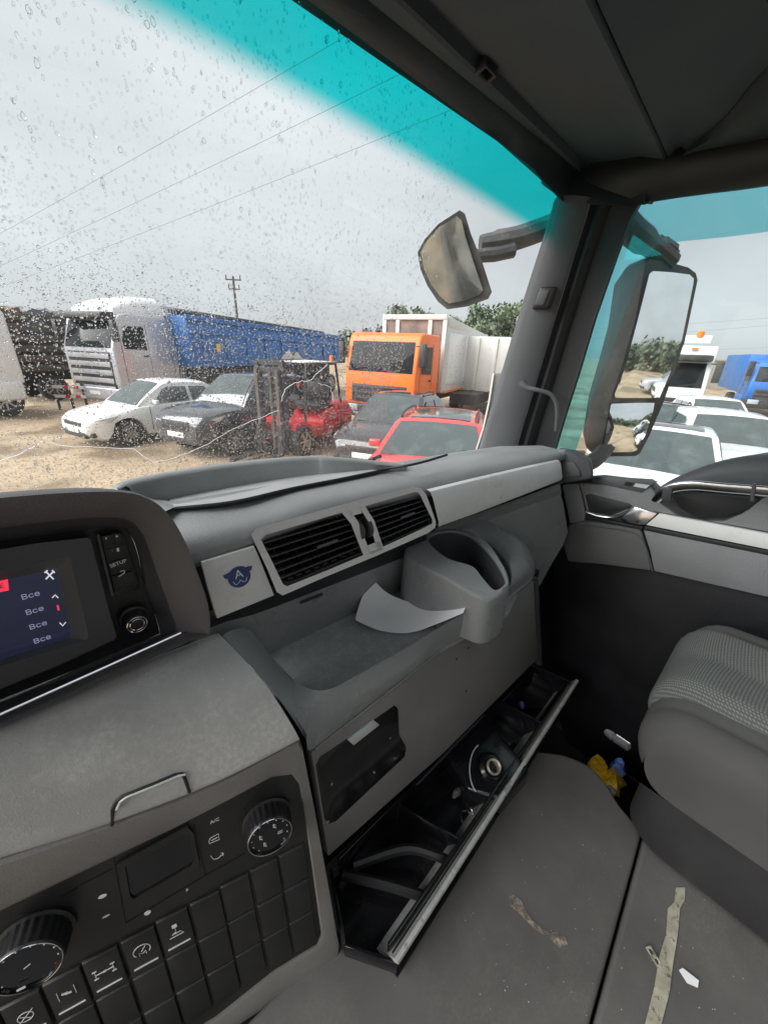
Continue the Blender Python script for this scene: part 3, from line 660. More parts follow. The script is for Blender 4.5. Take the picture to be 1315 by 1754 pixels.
for hole, nsl, ncol in ((v1, 7, 5), (v2, 7, 0)):
    m = MB(); m.prism([TR.P(*p, -.035) for p in hole], -TR.n*.01)
    vent = m.build('vent_box', M_gloss, ven)
    # slats between the left and right sides of the opening
    tl, trr, br, bl = (hole[1], hole[3], hole[5], hole[9])
    tl, trr, br, bl = [(447, 918), (598, 876), (621, 946), (486, 1003)] if hole is v1 else [(624, 868), (718, 843), (741, 895), (652, 935)]
    def uvp(a, b, off):
        x0 = tl[0]+(trr[0]-tl[0])*a; y0 = tl[1]+(trr[1]-tl[1])*a; x1 = bl[0]+(br[0]-bl[0])*a; y1 = bl[1]+(br[1]-bl[1])*a
        return TR.P(x0+(x1-x0)*b, y0+(y1-y0)*b, off)
    for k in range(nsl):
        b = (k+.6)/nsl; m = MB()
        m.hexa([uvp(0, b, -.028), uvp(1, b, -.028), uvp(1, b+.025, -.028), uvp(0, b+.025, -.028)], [uvp(0, b+.045, .002), uvp(1, b+.045, .002), uvp(1, b+.075, .002), uvp(0, b+.075, .002)])
        m.build('slat', M_dark, vent, bevel=.0005, seg=1)
    for k in range(9 if ncol else 7):
        a = (k+.5)/(9 if ncol else 7); m = MB()
        m.hexa([uvp(a, 0, -.034), uvp(a+.02, 0, -.034), uvp(a+.02, 1, -.034), uvp(a, 1, -.034)], [uvp(a, 0, -.018), uvp(a+.012, 0, -.018), uvp(a+.012, 1, -.018), uvp(a, 1, -.018)])
        m.build('vane', M_black, vent)
    m = MB(); a0, b0 = (.52, .50)
    m.hexa([uvp(a0, b0+.00, .002), uvp(a0+.26, b0+.00, .002), uvp(a0+.26, b0+.085, .002), uvp(a0, b0+.085, .002)], [uvp(a0+.01, b0+.02, .010), uvp(a0+.25, b0+.02, .010), uvp(a0+.25, b0+.07, .010), uvp(a0+.01, b0+.07, .010)])
    m.build('vent_tab', M_cowl, vent, bevel=.001)
for px, py in ((613, 908), (627, 903)):
    m = MB(); ax = TR.u; c = TR.P(px, py, -.006)
    m.lathe(c-ax*.0042, ax, [(0, .019), (.0005, .021), (.008, .021), (.0084, .019)], 30); m.build('thumb_wheel', M_dark, ven, bevel=.0004, seg=1)
# badge: blue disc with two wing tips and a white letter
bc = TR.P(410, 988, .0046); bu, bv = TR.u, TR.v; br_ = .0175
m = MB(); m.lathe(bc, TR.n, [(0, br_), (.0006, br_)], 28)
for s in (-1, 1):
    m.prism([bc+bu*s*br_*.75+bv*br_*.70, bc+bu*s*br_*1.30+bv*br_*.62, bc+bu*s*br_*1.18+bv*br_*.25, bc+bu*s*br_*.92+bv*br_*.2], TR.n*.0005)
m.build('badge', M_badge, plate)
text('A', 'badge_letter', bc+TR.n*.0008+bv*br_*.25, bu, bv, .020, M_white, plate, .0001)
m = MB(); m.tube(smooth_line([bc+TR.n*.0008+bu*br_*a+bv*br_*b for a, b in ((-.6, -.25), (-.45, -.6), (-.1, -.45), (.0, -.3), (.1, -.45), (.45, -.6), (.6, -.25))], 3), .0007, 4); m.build('badge_wave', M_white, plate)

# ------------------------------------------------------------------ cowl and display unit
cw = empty('infotainment_unit', at(0, 1100, y=.5), label='hooded display unit with a lit menu screen and buttons left of the air vents', cat='display unit')
o_ = [(-160, 885), (-60, 862), (0, 853), (120, 844), (210, 843), (255, 855), (290, 882), (316, 925), (337, 977), (357, 1037), (359, 1083), (345, 1090), (180, 1165), (0, 1247), (-160, 1315)]
s_ = [(-150, 930), (-60, 912), (0, 904), (140, 888), (202, 887), (228, 895), (244, 915), (257, 945), (272, 990), (292, 1045), (302, 1078), (292, 1087), (180, 1142), (0, 1222), (-150, 1285)]
p_ = [(-145, 955), (-60, 938), (0, 928), (122, 910), (192, 903), (214, 907), (227, 922), (237, 950), (248, 1000), (265, 1050), (274, 1083), (266, 1092), (170, 1134), (0, 1203), (-145, 1262)]
yo, ys, yp = .445, .475, .50
def ring(l, y): return [at(*p, y=y) for p in l]
def cl_(l): return smooth_line(l, 3, True)
Oo, Ss, Pp = cl_(ring(o_, yo)), cl_(ring(s_, ys)), cl_(ring(p_, yp))
back = [p+V(-.004, .14, -.035) for p in Oo]
m = MB(); m.rings([back, [p+V(0, .008, 0) for p in Oo], Oo, [o.lerp(s, .12)+V(0, -.003, 0) for o, s in zip(Oo, Ss)], [o.lerp(s, .9)+V(0, -.002, 0) for o, s in zip(Oo, Ss)], Ss], True, False)
m.build('cowl', M_cowl, cw, smooth=50)
m = MB(); m.rings([Ss, [s.lerp(p, .25)+V(0, .004, 0) for s, p in zip(Ss, Pp)], [s.lerp(p, .8)+V(0, .0, 0) for s, p in zip(Ss, Pp)], Pp], True, False); m.build('inner_step', M_dark, cw, smooth=40)
m = MB(); m.face([p+V(0, .004, 0) for p in Pp]); m.build('back_panel', M_black, cw)
yb = .484
m = MB()
bo = [(-140, 972), (-60, 952), (60, 931), (150, 921), (156, 925), (170, 980), (188, 1050), (200, 1090), (196, 1096), (100, 1140), (-60, 1205), (-140, 1235)]
bi = [(-140, 1008), (-60, 990), (60, 966), (116, 954), (121, 956), (131, 1000), (143, 1050), (152, 1090), (148, 1096), (100, 1112), (-60, 1160), (-140, 1190)]
bs = [(-140, 1022), (-60, 1008), (40, 986), (94, 975), (98, 977), (107, 1015), (116, 1058), (122, 1086), (118, 1092), (80, 1105), (-60, 1150), (-140, 1178)]
m.rings([ring(bo, yp-.001), ring(bo, yb), ring(bi, yb)], True, False); m.build('bezel', M_dark, cw, smooth=40)
m = MB(); m.rings([ring(bi, yb), ring(bs, .4960)], True, False); m.build('bezel_chamfer', M_pillar, cw, smooth=40)  # greyer than the bezel: its lit look is put into the colour
M_screen = emit('screen_glow', (.0030, .0034, .0075), 1.0); M_screen.node_tree.nodes['Principled BSDF'].inputs['Roughness'].default_value = .12
m = MB(); m.face(ring(bs, .4962)); scr = m.build('screen', M_screen, cw)
M_glyph = emit('screen_text_glow', (.05, .053, .075), 1); M_glyphw = emit('screen_icon_glow', (.16, .16, .165), 1); M_glyphr = emit('screen_red_glow', (.20, .010, .02), 1)
SC = Frame(at(0, 1131, y=.4955), at(122, 1089, y=.4955), at(0, 995, y=.4955))
for px, py in ((53, 1020), (60, 1046), (66, 1071), (73, 1095)): text('Все', 'menu_text', SC.P(px, py), SC.u, SC.v, .0085, M_glyph, scr, .0001)
def strokes(name, fr, segs, r, mat, parent, off=.0005):
    m = MB()
    for s in segs: m.tube([fr.P(*p, off) for p in s], r, 4)
    return m.build(name, mat, parent)
strokes('tool_icon', SC, [[(79, 979), (92, 992)], [(92, 979), (79, 992)], [(77, 981), (82, 977)], [(90, 977), (94, 981)]], .0007, M_glyphw, scr)
strokes('up_arrow', SC, [[(90, 1024), (95, 1019), (100, 1024)]], .0006, M_glyphw, scr)
strokes('down_arrow', SC, [[(103, 1067), (108, 1072), (113, 1066)]], .0006, M_glyphw, scr)
strokes('scroll_mark', SC, [[(99, 1037), (101, 1045)]], .0011, M_glyphr, scr)
m = MB(); m.prism([SC.P(*p, .0003) for p in ((-30, 1001), (14, 992), (16, 1011), (-30, 1020))], SC.n*.0003); m.build('red_tab', M_glyphr, scr)
text('E', 'tab_letter', SC.P(3, 1004, .0009), SC.u, SC.v, .0075, M_black, scr, .0001)
# button column
BP = Frame(at(192, 1023, y=.4985), at(241, 1002, y=.4985), at(164, 913, y=.4985))
m = MB(); m.prism([BP.P(*p, .001) for p in ((171, 916), (205, 911), (213, 916), (240, 1000), (236, 1006), (198, 1020))], BP.n*.004); bcol = m.build('button_column', M_gloss, cw, bevel=.001)
m = MB(); m.tube([BP.P(168, 916, .004), BP.P(193, 1020, .004)], .0016, 6); m.build('column_edge', M_pillar, cw)
for k, quad in enumerate((((174, 918), (190, 915), (196, 934), (179, 938)), ((193, 914), (206, 912), (213, 929), (198, 933)), ((181, 941), (214, 932), (220, 951), (186, 960)), ((187, 963), (221, 954), (227, 974), (192, 984)), ((193, 987), (228, 977), (236, 998), (199, 1012)))):
    m = MB(); m.prism([BP.P(*p, .0052) for p in quad], BP.n*.002); m.build('key', M_black, bcol, bevel=.0006)
def tri(name, fr, pts, mat, par, off): m = MB(); m.prism([fr.P(*p, off) for p in pts], fr.n*.0003); return m.build(name, mat, par)
tri('previous_mark', BP, ((180, 922), (183, 919.5), (183, 924.5)), M_white, bcol, .0075)
tri('next_mark', BP, ((199, 916), (199, 921), (203, 918.5)), M_white, bcol, .0075)
tri('page_mark', BP, ((200, 939), (204, 938), (205, 944), (201, 945)), M_white, bcol, .0075)
tri('dot_mark', BP, ((191, 942), (194, 941), (195, 944), (192, 945)), M_pillar, bcol, .0075)
text('SETUP', 'setup_text', BP.P(203, 965, .0075), BP.u, BP.v, .0062, M_white, bcol, .0001)
strokes('return_icon', BP, [[(203, 988), (211, 983), (214, 980), (213, 977), (206, 979)]], .0006, M_white, bcol, .0078)
kc = BP.P(229, 1056, 0)
m = MB(); m.lathe(kc, BP.n, [(0, .0165), (.004, .0165), (.005, .0135), (.018, .0125), (.020, .0112), (.020, .0001)], 32); knob = m.build('knob', M_black, cw, bevel=.0005, seg=1)
for rr in (.0106, .0076):
    m = MB(); m.tube([kc+BP.n*.0203+(BP.u*math.cos(a)+BP.v*math.sin(a))*rr for a in [2*math.pi*i/28 for i in range(29)]], .0007, 5); m.build('knob_ring', M_chrome, knob)
m = MB(); m.tube([at(-160, 1300, y=.436), at(0, 1224, y=.440), at(180, 1143, y=.442), at(310, 1084, y=.445)], .0014, 6); m.build('lower_bead', M_chrome, cw)
# ------------------------------------------------------------------ centre console and climate panel
con = empty('centre_console', V(-.05, .4, 1.4), label='worn dusty grey console shoulder between display unit and climate panel', cat='console')
CP = Frame(at(0, 1477, y=.462), at(512, 1271, y=.36), at(0, 1477, y=.462)+(at(512, 1271, y=.36)-at(582, 1620, y=.275)))
T_ = [at(*p, y=.50) for p in ((375, 1086), (270, 1127), (180, 1167), (90, 1208), (0, 1249), (-150, 1317))]
Lw = [CP.P(*p, .002) for p in ((513, 1267), (400, 1326), (290, 1373), (140, 1427), (0, 1470), (-180, 1527))]
m = MB(); rows = []
for a, b in zip(smooth_line(T_, 3), smooth_line(Lw, 3)):
    up = V(-.02, -.30, .95).normalized(); d = (a-b).length
    rows.append(smooth_line([a+V(0, .02, -.02), a, a.lerp(b, .3)+up*d*.10, a.lerp(b, .62)+up*d*.135, a.lerp(b, .88)+up*d*.07, b, b+V(0, .015, -.004)], 5))
rows_sh = rows
m.rings(rows, False, False); m.build('shoulder', M_worn, con, smooth=70)
m = MB(); r0 = rows[0]; m.rings([r0, [p+V(.0, .10, -.10) for p in r0]], False, False); m.build('shoulder_side', M_rubber, con)
# little lid cut into the front edge
def onsh(px, py):
    # nearest hit of the shoulder sheet along the view ray
    q = _ray(px, py); best = None
    for i in range(len(rows)-1):
        for j in range(len(rows[0])-1):
            for tri_ in ((rows[i][j], rows[i+1][j], rows[i+1][j+1]), (rows[i][j], rows[i+1][j+1], rows[i][j+1])):
                from mathutils.geometry import intersect_ray_tri
                h = intersect_ray_tri(*tri_, q, EYE, True)
                if h and (best is None or (h-EYE).length < (best-EYE).length): best = h
    return best or CP.P(px, py)
lidpts = [(193, 1413), (194, 1385), (200, 1372), (210, 1364), (260, 1344), (300, 1327), (312, 1325), (317, 1333), (325, 1357)]
hp = [onsh(*p)+CP.n*.001+V(0, 0, .001) for p in lidpts]
m = MB(); m.tube(hp, .0022, 6); lid = m.build('lid_seam', M_rubber, con)
m = MB(); m.tube([p+(V(0, -.0015, .0012))*1.6+CP.u*.0035+V(0, 0, -.003) for p in hp[1:7]], .0014, 6); m.build('lid_edge', M_silver, con)
cli = empty('climate_panel', CP.P(300, 1600), label='black climate control panel with two ribbed knobs and rows of square switches', cat='control panel')
fo_ = [(-220, 1568), (0, 1478), (300, 1377), (400, 1332), (497, 1278), (512, 1274), (519, 1284), (540, 1390), (562, 1510), (582, 1622), (578, 1650), (480, 1712), (380, 1776), (60, 1980), (-220, 2120)]
fi_ = [(-200, 1655), (0, 1563), (300, 1420), (385, 1376), (465, 1333), (500, 1328), (513, 1345), (524, 1410), (538, 1510), (551, 1603), (545, 1622), (470, 1668), (370, 1748), (60, 1940), (-200, 2070)]
m = MB(); Fo = [CP.P(*p) for p in fo_]; Fi = [CP.P(*p) for p in fi_]
m.rings([[p-CP.n*.16+V(0, .02, -.02) for p in Fo], [p-CP.n*.004 for p in Fo], [p.lerp(q, .06) for p, q in zip(Fo, Fi)], [p.lerp(q, .9)+CP.n*.001 for p, q in zip(Fo, Fi)], [p-CP.n*.002 for p in Fi], [p-CP.n*.008 for p in Fi]], True, False)
m.build('surround', M_frame, cli, smooth=40)
m = MB(); m.prism([p-CP.n*.005 for p in Fi], -CP.n*.01); m.build('face_plate', M_black, cli)
def knob_(face, r, depth):
    fc = CP.P(*face, depth-.005); base = fc-CP.n*(depth)
    m = MB(); n = 96; e, f = CP.u, CP.v; prof = [(0, r*1.06), (.004, r*1.08), (.006, r*1.0), (depth*.8, r*.97), (depth*.93, r*.95), (depth, r*.90)]
    rs = []
    for k, (h, rr) in enumerate(prof):
        rs.append([base+CP.n*h+(e*math.cos(a)+f*math.sin(a))*(rr*(1-.035*(i % 4 > 1)) if 2 <= k <= 3 else rr) for i, a in enumerate([2*math.pi*i/n for i in range(n)])])
    m.rings(rs, True, False); kb = m.build('knob', M_black, cli, smooth=28)
    m = MB(); m.lathe(fc, CP.n, [(-.001, r*.90), (-.0008, r*.86), (-.003, r*.84), (-.003, .0001)], 40, False); m.build('knob_face', M_gloss, kb, smooth=30)
    m = MB(); m.tube([fc+(e*math.cos(a)+f*math.sin(a))*r*.91 for a in [2*math.pi*i/40 for i in range(41)]], .0006, 5); m.build('knob_rim', M_chrome, kb)
    return kb, fc-CP.n*.0028
rk = (CP.P(504, 1432)-CP.P(422, 1432)).length/2*.9
k1, c1 = knob_((463, 1434), .034, .032)
k2, c2 = knob_((46, 1660), .037, .034)
def dots(kb, c, r, a0, a1, n, name='scale_dot', rad=.0007):
    for i in range(n):
        a = a0+(a1-a0)*i/(n-1); p = c+(CP.u*math.cos(a)+CP.v*math.sin(a))*r
        m = MB(); m.lathe(p, CP.n, [(0, rad), (.0004, rad)], 8); m.build(name, M_white if i < n-1 or kb is k1 else M_red, kb)
dots(k1, c1, .0255, R(225), R(-45), 11, rad=.0009); dots(k2, c2, .0285, R(205), R(-35), 10, rad=.001)
def person_icon(p, s, kb):
    m = MB(); f = Frame(p, p+CP.u, p+CP.v)
    W = lambda a, b: p+CP.u*a*s+CP.v*b*s+CP.n*.0003
    m.lathe(W(-.1, .9), CP.n, [(0, .3*s), (.0003, .3*s)], 8); m.tube([W(-.2, .5), W(-.25, -.3), W(.3, -.35), W(.45, -.9)], .14*s, 5); m.tube([W(.5, .6), W(.1, .2)], .09*s, 4)
    m.build('airflow_icon', M_white, kb)
for a, b in ((-.010, .002), (.006, .0095), (-.007, -.010)): person_icon(c1+CP.u*a*1.3+CP.v*b*1.3, .0044, k1)
m = MB(); p = c1+CP.u*.0145-CP.v*.003
for k in range(3): m.tube([p+CP.u*.0014*(k-1)-CP.v*.002+CP.n*.0003, p+CP.u*.0014*(k-1)+CP.v*.002+CP.n*.0003], .0003, 4)
m.tube([p+CP.u*a+CP.v*b+CP.n*.0003 for a, b in ((-.0035, -.0015), (-.003, .0025), (.003, .0025), (.0035, -.0015), (-.0035, -.0015))], .0003, 4); m.build('demist_icon', M_white, k1)
m = MB(); m.prism([c2+CP.u*a+CP.v*b for a, b in ((-.004, -.001), (.003, .002), (.0034, .0012), (-.0036, -.0018))], CP.n*.0004); m.build('pointer', M_white, k2)
m = MB(); m.obox(c2+CP.u*-.010+CP.v*-.0235+CP.n*.004, CP.u*.004, CP.v*.0012, CP.n*.0004); m.build('pointer', M_white, k2)
# display window
dsp = [CP.P(*p, -.004) for p in ((200, 1478), (320, 1412), (332, 1424), (342, 1478), (334, 1486), (222, 1548), (213, 1540))]
dsi = [CP.P(*p, -.004) for p in ((215, 1481), (318, 1426), (325, 1428), (333, 1474), (328, 1480), (230, 1536), (224, 1532))]
m = MB(); m.rings([dsp, [p+CP.n*.003 for p in dsp], [p+CP.n*.003 for p in dsi], dsi], True, False); dr_ = m.build('display_frame', M_black, cli, smooth=30)
m = MB(); m.face([p+CP.n*.0006 for p in dsi]); m.build('display_glass', M_gloss, dr_)
o5 = -.0046
text('A/C', 'ac_text', CP.P(368, 1406, o5), CP.u, CP.v, .0075, M_white, cli, .0002)
strokes('window_icon', CP, [[(358, 1443), (360, 1436), (374, 1428), (376, 1438), (358, 1445)], [(362, 1440), (373, 1434)]], .0005, M_white, cli, o5)
strokes('recirculation_icon', CP, [[(361, 1466), (366, 1472), (374, 1470), (383, 1461)], [(379, 1461), (383, 1461), (382, 1466)]], .0005, M_white, cli, o5)
for px, py, a, b in ((176, 1535, .0048, .0030), (182, 1569, .0045, .0018), (253, 1563, .0042, .0042)):
    p = CP.P(px, py, o5); m = MB(); m.prism([p+CP.u*a*math.cos(t_)+CP.v*b*math.sin(t_) for t_ in [2*math.pi*i/12 for i in range(12)]], CP.n*.0004); m.build('symbol', M_white, cli)
text('P', 'park_text', CP.P(321, 1525, o5), CP.u, CP.v, .0065, M_white, cli, .0002)
# thin joints between the touch keys round the display
m = MB()
for a, b in (((195, 1470), (215, 1582)), ((333, 1412), (352, 1500)), ((215, 1582), (352, 1500)), ((105, 1535), (193, 1488)), ((352, 1500), (420, 1462))): m.tube([CP.P(*a, o5), CP.P(*b, o5)], .0006, 4)
m.build('face_joint', M_gloss, cli)
# switches: centres of the first row from the photograph's spacing, further rows below it
row1 = [(-20, 1780), (50, 1737), (119, 1697), (183, 1660), (246, 1625), (303, 1592), (358, 1563), (408, 1533), (457, 1506), (503, 1481)]
def sq(c, du, dv, off, m, h):
    pts = [CP.W(c, a*du, b*dv, off) for a, b in ((-1, -1), (1, -1), (1, 1), (-1, 1))]; m.prism(pts, CP.n*h)
C1 = [CP.P(*p, -.005) for p in row1]
dn = (CP.P(372, 1627)-CP.P(358, 1567))
icons = {1: 'fan', 2: 'valve', 3: 'axle', 4: 'gauge', 5: 'ramp'}
for r_ in range(5):
    for k, c in enumerate(C1):
        c = c + dn*r_
        if r_ > 0 and k < 1: continue
        if r_ > 0:
            px2 = [((f-CP.o).dot(CP.u), (f-CP.o).dot(CP.v)) for f in Fi]; cx_, cy_ = (c-CP.o).dot(CP.u), (c-CP.o).dot(CP.v)-dn.length*.36
            inside = False
            for (ax1, ay1), (ax2, ay2) in zip(px2, px2[1:]+px2[:1]):
                if (ay1 > cy_) != (ay2 > cy_) and cx_ < (ax2-ax1)*(cy_-ay1)/(ay2-ay1)+ax1: inside = not inside
            if not inside: continue
        wdt = ((C1[min(k+1, 9)]-C1[max(k-1, 0)]).length/(2 if 0 < k < 9 else 1))*.47
        hgt = dn.length*.465
        u_ = CP.u; m = MB()
        # each key: slightly dished block
        pts0 = [CP.W(c, a*wdt, b*hgt) for a, b in ((-1, -1), (1, -1), (1, 1), (-1, 1))]
        pts1 = [CP.W(c, a*wdt*.95, b*hgt*.95, .004 if b > 0 else .0055) for a, b in ((-1, -1), (1, -1), (1, 1), (-1, 1))]
        m.rings([pts0, pts1]); key = m.build('switch', M_black, cli, bevel=.0008, seg=2)
        if r_ == 0 and 0 < k < 6:
            b0 = CP.W(c, 0, -hgt*.62, .0058)
            m = MB(); m.obox(b0, CP.u*wdt*.72, CP.v*.0011, CP.n*.0004); m.build('light_bar', M_white, key)
            q = CP.W(c, 0, hgt*.18, .0056); ic = icons[k]; s = wdt*.5
            G = lambda a, b: q+CP.u*a*s+CP.v*b*s
            m = MB(); t_ = .0005
            if ic == 'axle':
                for seg in (((-1, -.7), (-1, .7)), ((1, -.7), (1, .7)), ((-1, 0), (1, 0))): m.tube([G(*seg[0]), G(*seg[1])], t_*1.3, 4)
                for a in (-1, 1):
                    for b in (-.7, .7): m.tube([G(a-.25, b), G(a+.25, b)], t_*1.6, 4)
                m.tube([G(-.1, 0), G(.15, 0)], .0012, 6)
            elif ic == 'valve':
                m.tube([G(-.9, -.8), G(-.9, .8)], t_, 4); m.tube([G(.9, -.8), G(.9, .8)], t_, 4); m.tube([G(-.5, .2), G(.5, -.2)], .0011, 5); m.tube([G(0, -.1), G(0, .1)], .0014, 6)
            elif ic == 'gauge':
                m.tube([G(math.cos(a), math.sin(a)) for a in [R(220)-R(260)*i/16 for i in range(17)]], t_*1.2, 4); m.tube([G(-.1, -.2), G(.5, .6)], t_, 4); m.tube([G(-.4, -.9), G(-.4, -.3), G(0, -.6), G(.4, -.3), G(.4, -.9)], t_, 4)
            elif ic == 'ramp':
                m.obox(G(0, 1.0)+CP.n*.0001, CP.u*s*.3, CP.v*s*.3, CP.n*.0003); m.tube([G(0, .6), G(0, -.2), G(-.5, -.5)], t_*1.2, 4); m.tube([G(-.9, -1), G(.9, -1), G(.5, -.4), G(-.2, -.5)], t_, 4)
            else:
                m.tube([G(math.cos(a)*.8, math.sin(a)*.8) for a in [2*math.pi*i/14 for i in range(15)]], t_, 4); m.tube([G(-.9, -.9), G(.9, .9)], t_, 4); m.tube([G(-.5, .4), G(.4, -.5)], t_, 4)
            m.build('switch_icon', M_white, key)

# ------------------------------------------------------------------ open drawer under the lower panel
drw = empty('storage_drawer', at(760, 1450, z=1.5), label='open black storage drawer with divided bins and a scuffed grey front lip', cat='drawer')
zr = 1.50
A_, B_, Cc, D_ = at(566, 1480, z=zr-.01), at(912, 1136, z=zr+.012), at(988, 1168, z=zr), at(684, 1644, z=zr-.01)
A2 = LP.P(590, 1462)+V(.01, .02, -.06); 
def bil(a, b, dz=0): return A_.lerp(D_, b).lerp(B_.lerp(Cc, b), a)+V(0, 0, dz)     # a along the drawer, b from rear to front
dz0 = -.075
m = MB(); m.hexa([bil(0, 0, dz0), bil(1, 0, dz0), bil(1, 1, dz0), bil(0, 1, dz0)], [bil(0, 0, dz0+.008), bil(1, 0, dz0+.008), bil(1, 1, dz0+.008), bil(0, 1, dz0+.008)]); m.build('drawer_floor', M_gloss, drw)
def wallseg(name, p, q, th, z0, z1, mat=M_gloss, bev=.002):
    t_ = (q-p); nn = V(-t_.y, t_.x, 0).normalized()*th/2
    m = MB(); m.hexa([p-nn+V(0, 0, z0), q-nn+V(0, 0, z0), q+nn+V(0, 0, z0), p+nn+V(0, 0, z0)], [p-nn+V(0, 0, z1), q-nn+V(0, 0, z1), q+nn+V(0, 0, z1), p+nn+V(0, 0, z1)])
    return m.build(name, mat, drw, bevel=bev)
wallseg('rear_wall', bil(.02, .02), bil(1, .02), .006, dz0, .002)
m = MB(); m.box((.16, .40, 1.40), (1.05, .84, 1.84)); m.build('drawer_well', M_rubber, dash)
lw0, lw1 = at(590, 1610, z=zr-.02), bil(0, .985, -.012)
m = MB(); m.hexa([bil(0, 0, dz0), at(585, 1600, z=zr-.03)+V(0, 0, -.055), bil(.02, 1, dz0), bil(.02, .5, dz0)], [bil(0, 0, dz0+.009), at(585, 1600, z=zr-.03)+V(0, 0, -.046), bil(.02, 1, dz0+.009), bil(.02, .5, dz0+.009)]); m.build('floor_corner', M_gloss, drw)
wallseg('side_wall', lw0, bil(0, .985), .006, dz0+.02, -.016); wallseg('side_wall', bil(0, 0), lw0, .006, dz0+.02, -.016)
wallseg('side_wall', bil(.985, 0), bil(.985, .9), .006, dz0, .004)
wallseg('inner_front_wall', bil(0.0, .86), bil(1, .86), .006, dz0, .0)
wallseg('front_channel', bil(0.0, .93), bil(1, .93), .010, dz0, -.012)
lipw = [bil(-.005, .985), bil(1.01, .985)]
m = MB(); t_ = (lipw[1]-lipw[0]); nn = V(-t_.y, t_.x, 0).normalized()
lr = []; sgn = 1 if nn.y > 0 else -1
for p in smooth_line([lipw[0], lipw[0].lerp(lipw[1], .5), lipw[1]], 8):
    lr.append([p+V(0, .055, -.085), p-nn*.005*sgn+V(0, 0, -.004), p-nn*.003*sgn+V(0, 0, .001), p+nn*.004*sgn+V(0, 0, .002), p+nn*.006*sgn+V(0, 0, -.003), p+nn*.006*sgn+V(0, .055, -.085)])
m.rings(lr, True, True)
M_lip = pbr('scuffed_lip_plastic', (.46, .46, .44), .4, var=.25, vscale=30, dust=.8, dustc=(.03, .03, .03), dscale=30, dlo=.56, dhi=.62)
m.build('front_lip', M_lip, drw, smooth=50)
# right bin frame, socket block, sloping mid bin
for a0, a1 in ((.735, .735),): wallseg('divider', bil(a0, .02), bil(a1, .86), .006, dz0, .003)
wallseg('divider', bil(.735, .10), bil(.98, .10), .004, dz0, .002); wallseg('divider', bil(.735, .80), bil(.98, .80), .004, dz0, .002)
blk = [bil(.50, .06), bil(.73, .04), bil(.73, .84), bil(.54, .84)]
m = MB()
bt = [at(738, 1246, z=zr-.004), at(832, 1226, z=zr+.003), at(908, 1318, z=zr-.004), at(862, 1372, z=zr-.012), at(800, 1352, z=zr-.02)]
m.rings([[p+V(0, 0, -.06) for p in bt], bt], True, True); m.build('socket_block', M_gloss, drw, bevel=.010, seg=4)
sc_ = at(843, 1314, z=zr+.002); ax = V(-.15, -.45, .88).normalized()
m = MB(); m.lathe(sc_-ax*.012, ax, [(-.01, .034), (.008, .032), (.014, .026), (.012, .0185), (-.004, .018)], 28, False); m.build('socket_collar', M_gloss, drw)
m = MB(); m.lathe(sc_+ax*.004, ax, [(0, .0180), (.006, .0180), (.008, .0165), (.006, .0132), (-.012, .013)], 28, False); sring = m.build('socket_ring', pbr('pale_ring', (.58, .54, .46), .35, metal=.5, var=.15, vscale=50), drw)
m = MB(); m.lathe(sc_-ax*.006, ax, [(0, .0122), (.0005, .0001)], 20); m.build('socket_bore', M_black, sring)
m = MB(); m.tube([at(826+22*math.cos(a), 1318+44*math.sin(a), z=zr+.006) for a in [R(120)+R(130)*i/10 for i in range(11)]], .0016, 5); m.build('socket_arc', M_label, drw)
m = MB(); m.tube(smooth_line([bil(.05, .12, -.03), bil(.16, .42, -.02), bil(.20, .72, -.014), bil(.22, .84, -.03)], 5), .010, 8); m.build('bin_rib', M_black, drw)
m = MB(); m.tube(smooth_line([bil(.02, .1, -.035), bil(.08, .5, -.03), bil(.13, .84, -.04)], 5), .010, 8); m.build('bin_rib', M_black, drw)
wallseg('divider', bil(.235, .02), bil(.28, .86), .005, dz0, -.022)
m = MB(); m.tube(smooth_line([bil(.30, .05, -.004), bil(.40, .05, -.002), bil(.56, .05, .002), bil(.64, .05, .003)], 3), .0022, 5); m.build('rear_bead', M_dark, drw)
# bits lying in the bins
def crumple(name, c, r, mat, label, cat, seed, flat=.6, group=None, kind='thing'):
    rnd = random.Random(seed); bm = bmesh.new(); bmesh.ops.create_icosphere(bm, subdivisions=2, radius=1)
    for v in bm.verts:
        k = 1+rnd.uniform(-.35, .35); v.co = Vector((v.co.x*r[0]*k, v.co.y*r[1]*k, v.co.z*r[2]*k))
    mb_ = MB(); mb_.bm.free(); mb_.bm = bm
    bmesh.ops.translate(bm, verts=bm.verts, vec=c)
    o = settle(mb_.build(name, mat, None, smooth=15)); tag(o, label, cat, group, kind); return o
fz_ = dz0+.008
lt = empty('lighter', bil(.845, .42, fz_), label='black and violet lighter lying in the right-hand drawer bin', cat='lighter')
m = MB(); p0, p1 = bil(.83, .30, fz_+.014), bil(.88, .62, fz_+.014); m.tube([p0, p0.lerp(p1, .7), p1], [.011, .011, .009], 10); m.build('lighter_body', M_gloss, lt)
m = MB(); m.lathe(p0-(p1-p0).normalized()*.006, p1-p0, [(0, .007), (.004, .0115), (.010, .011)], 10); m.build('lighter_cap', pbr('violet_cap', (.16, .14, .5), .3, var=.3, vscale=80), lt)
crumple('crumpled_receipt', bil(.40, .42, fz_+.010), (.016, .008, .007), pbr('dull_scrap', (.16, .15, .14), .4, var=.3, vscale=60), 'small dull scrap lying in the large drawer bin', 'scrap', 3)
m = MB()
cc_ = bil(.36, .70, fz_+.012)
m.tube(smooth_line([cc_+V(-.02, .0, 0), cc_+V(-.012, .012, .014), cc_+V(0, .0, .018), cc_+V(.006, -.012, .01), cc_+V(.014, .004, .018), cc_+V(.022, .0, 0)], 4), .0022, 5)
tag(settle(m.build('wire_clip', M_chrome)), 'bent shiny wire clip in the large drawer bin near the front lip', 'clip')
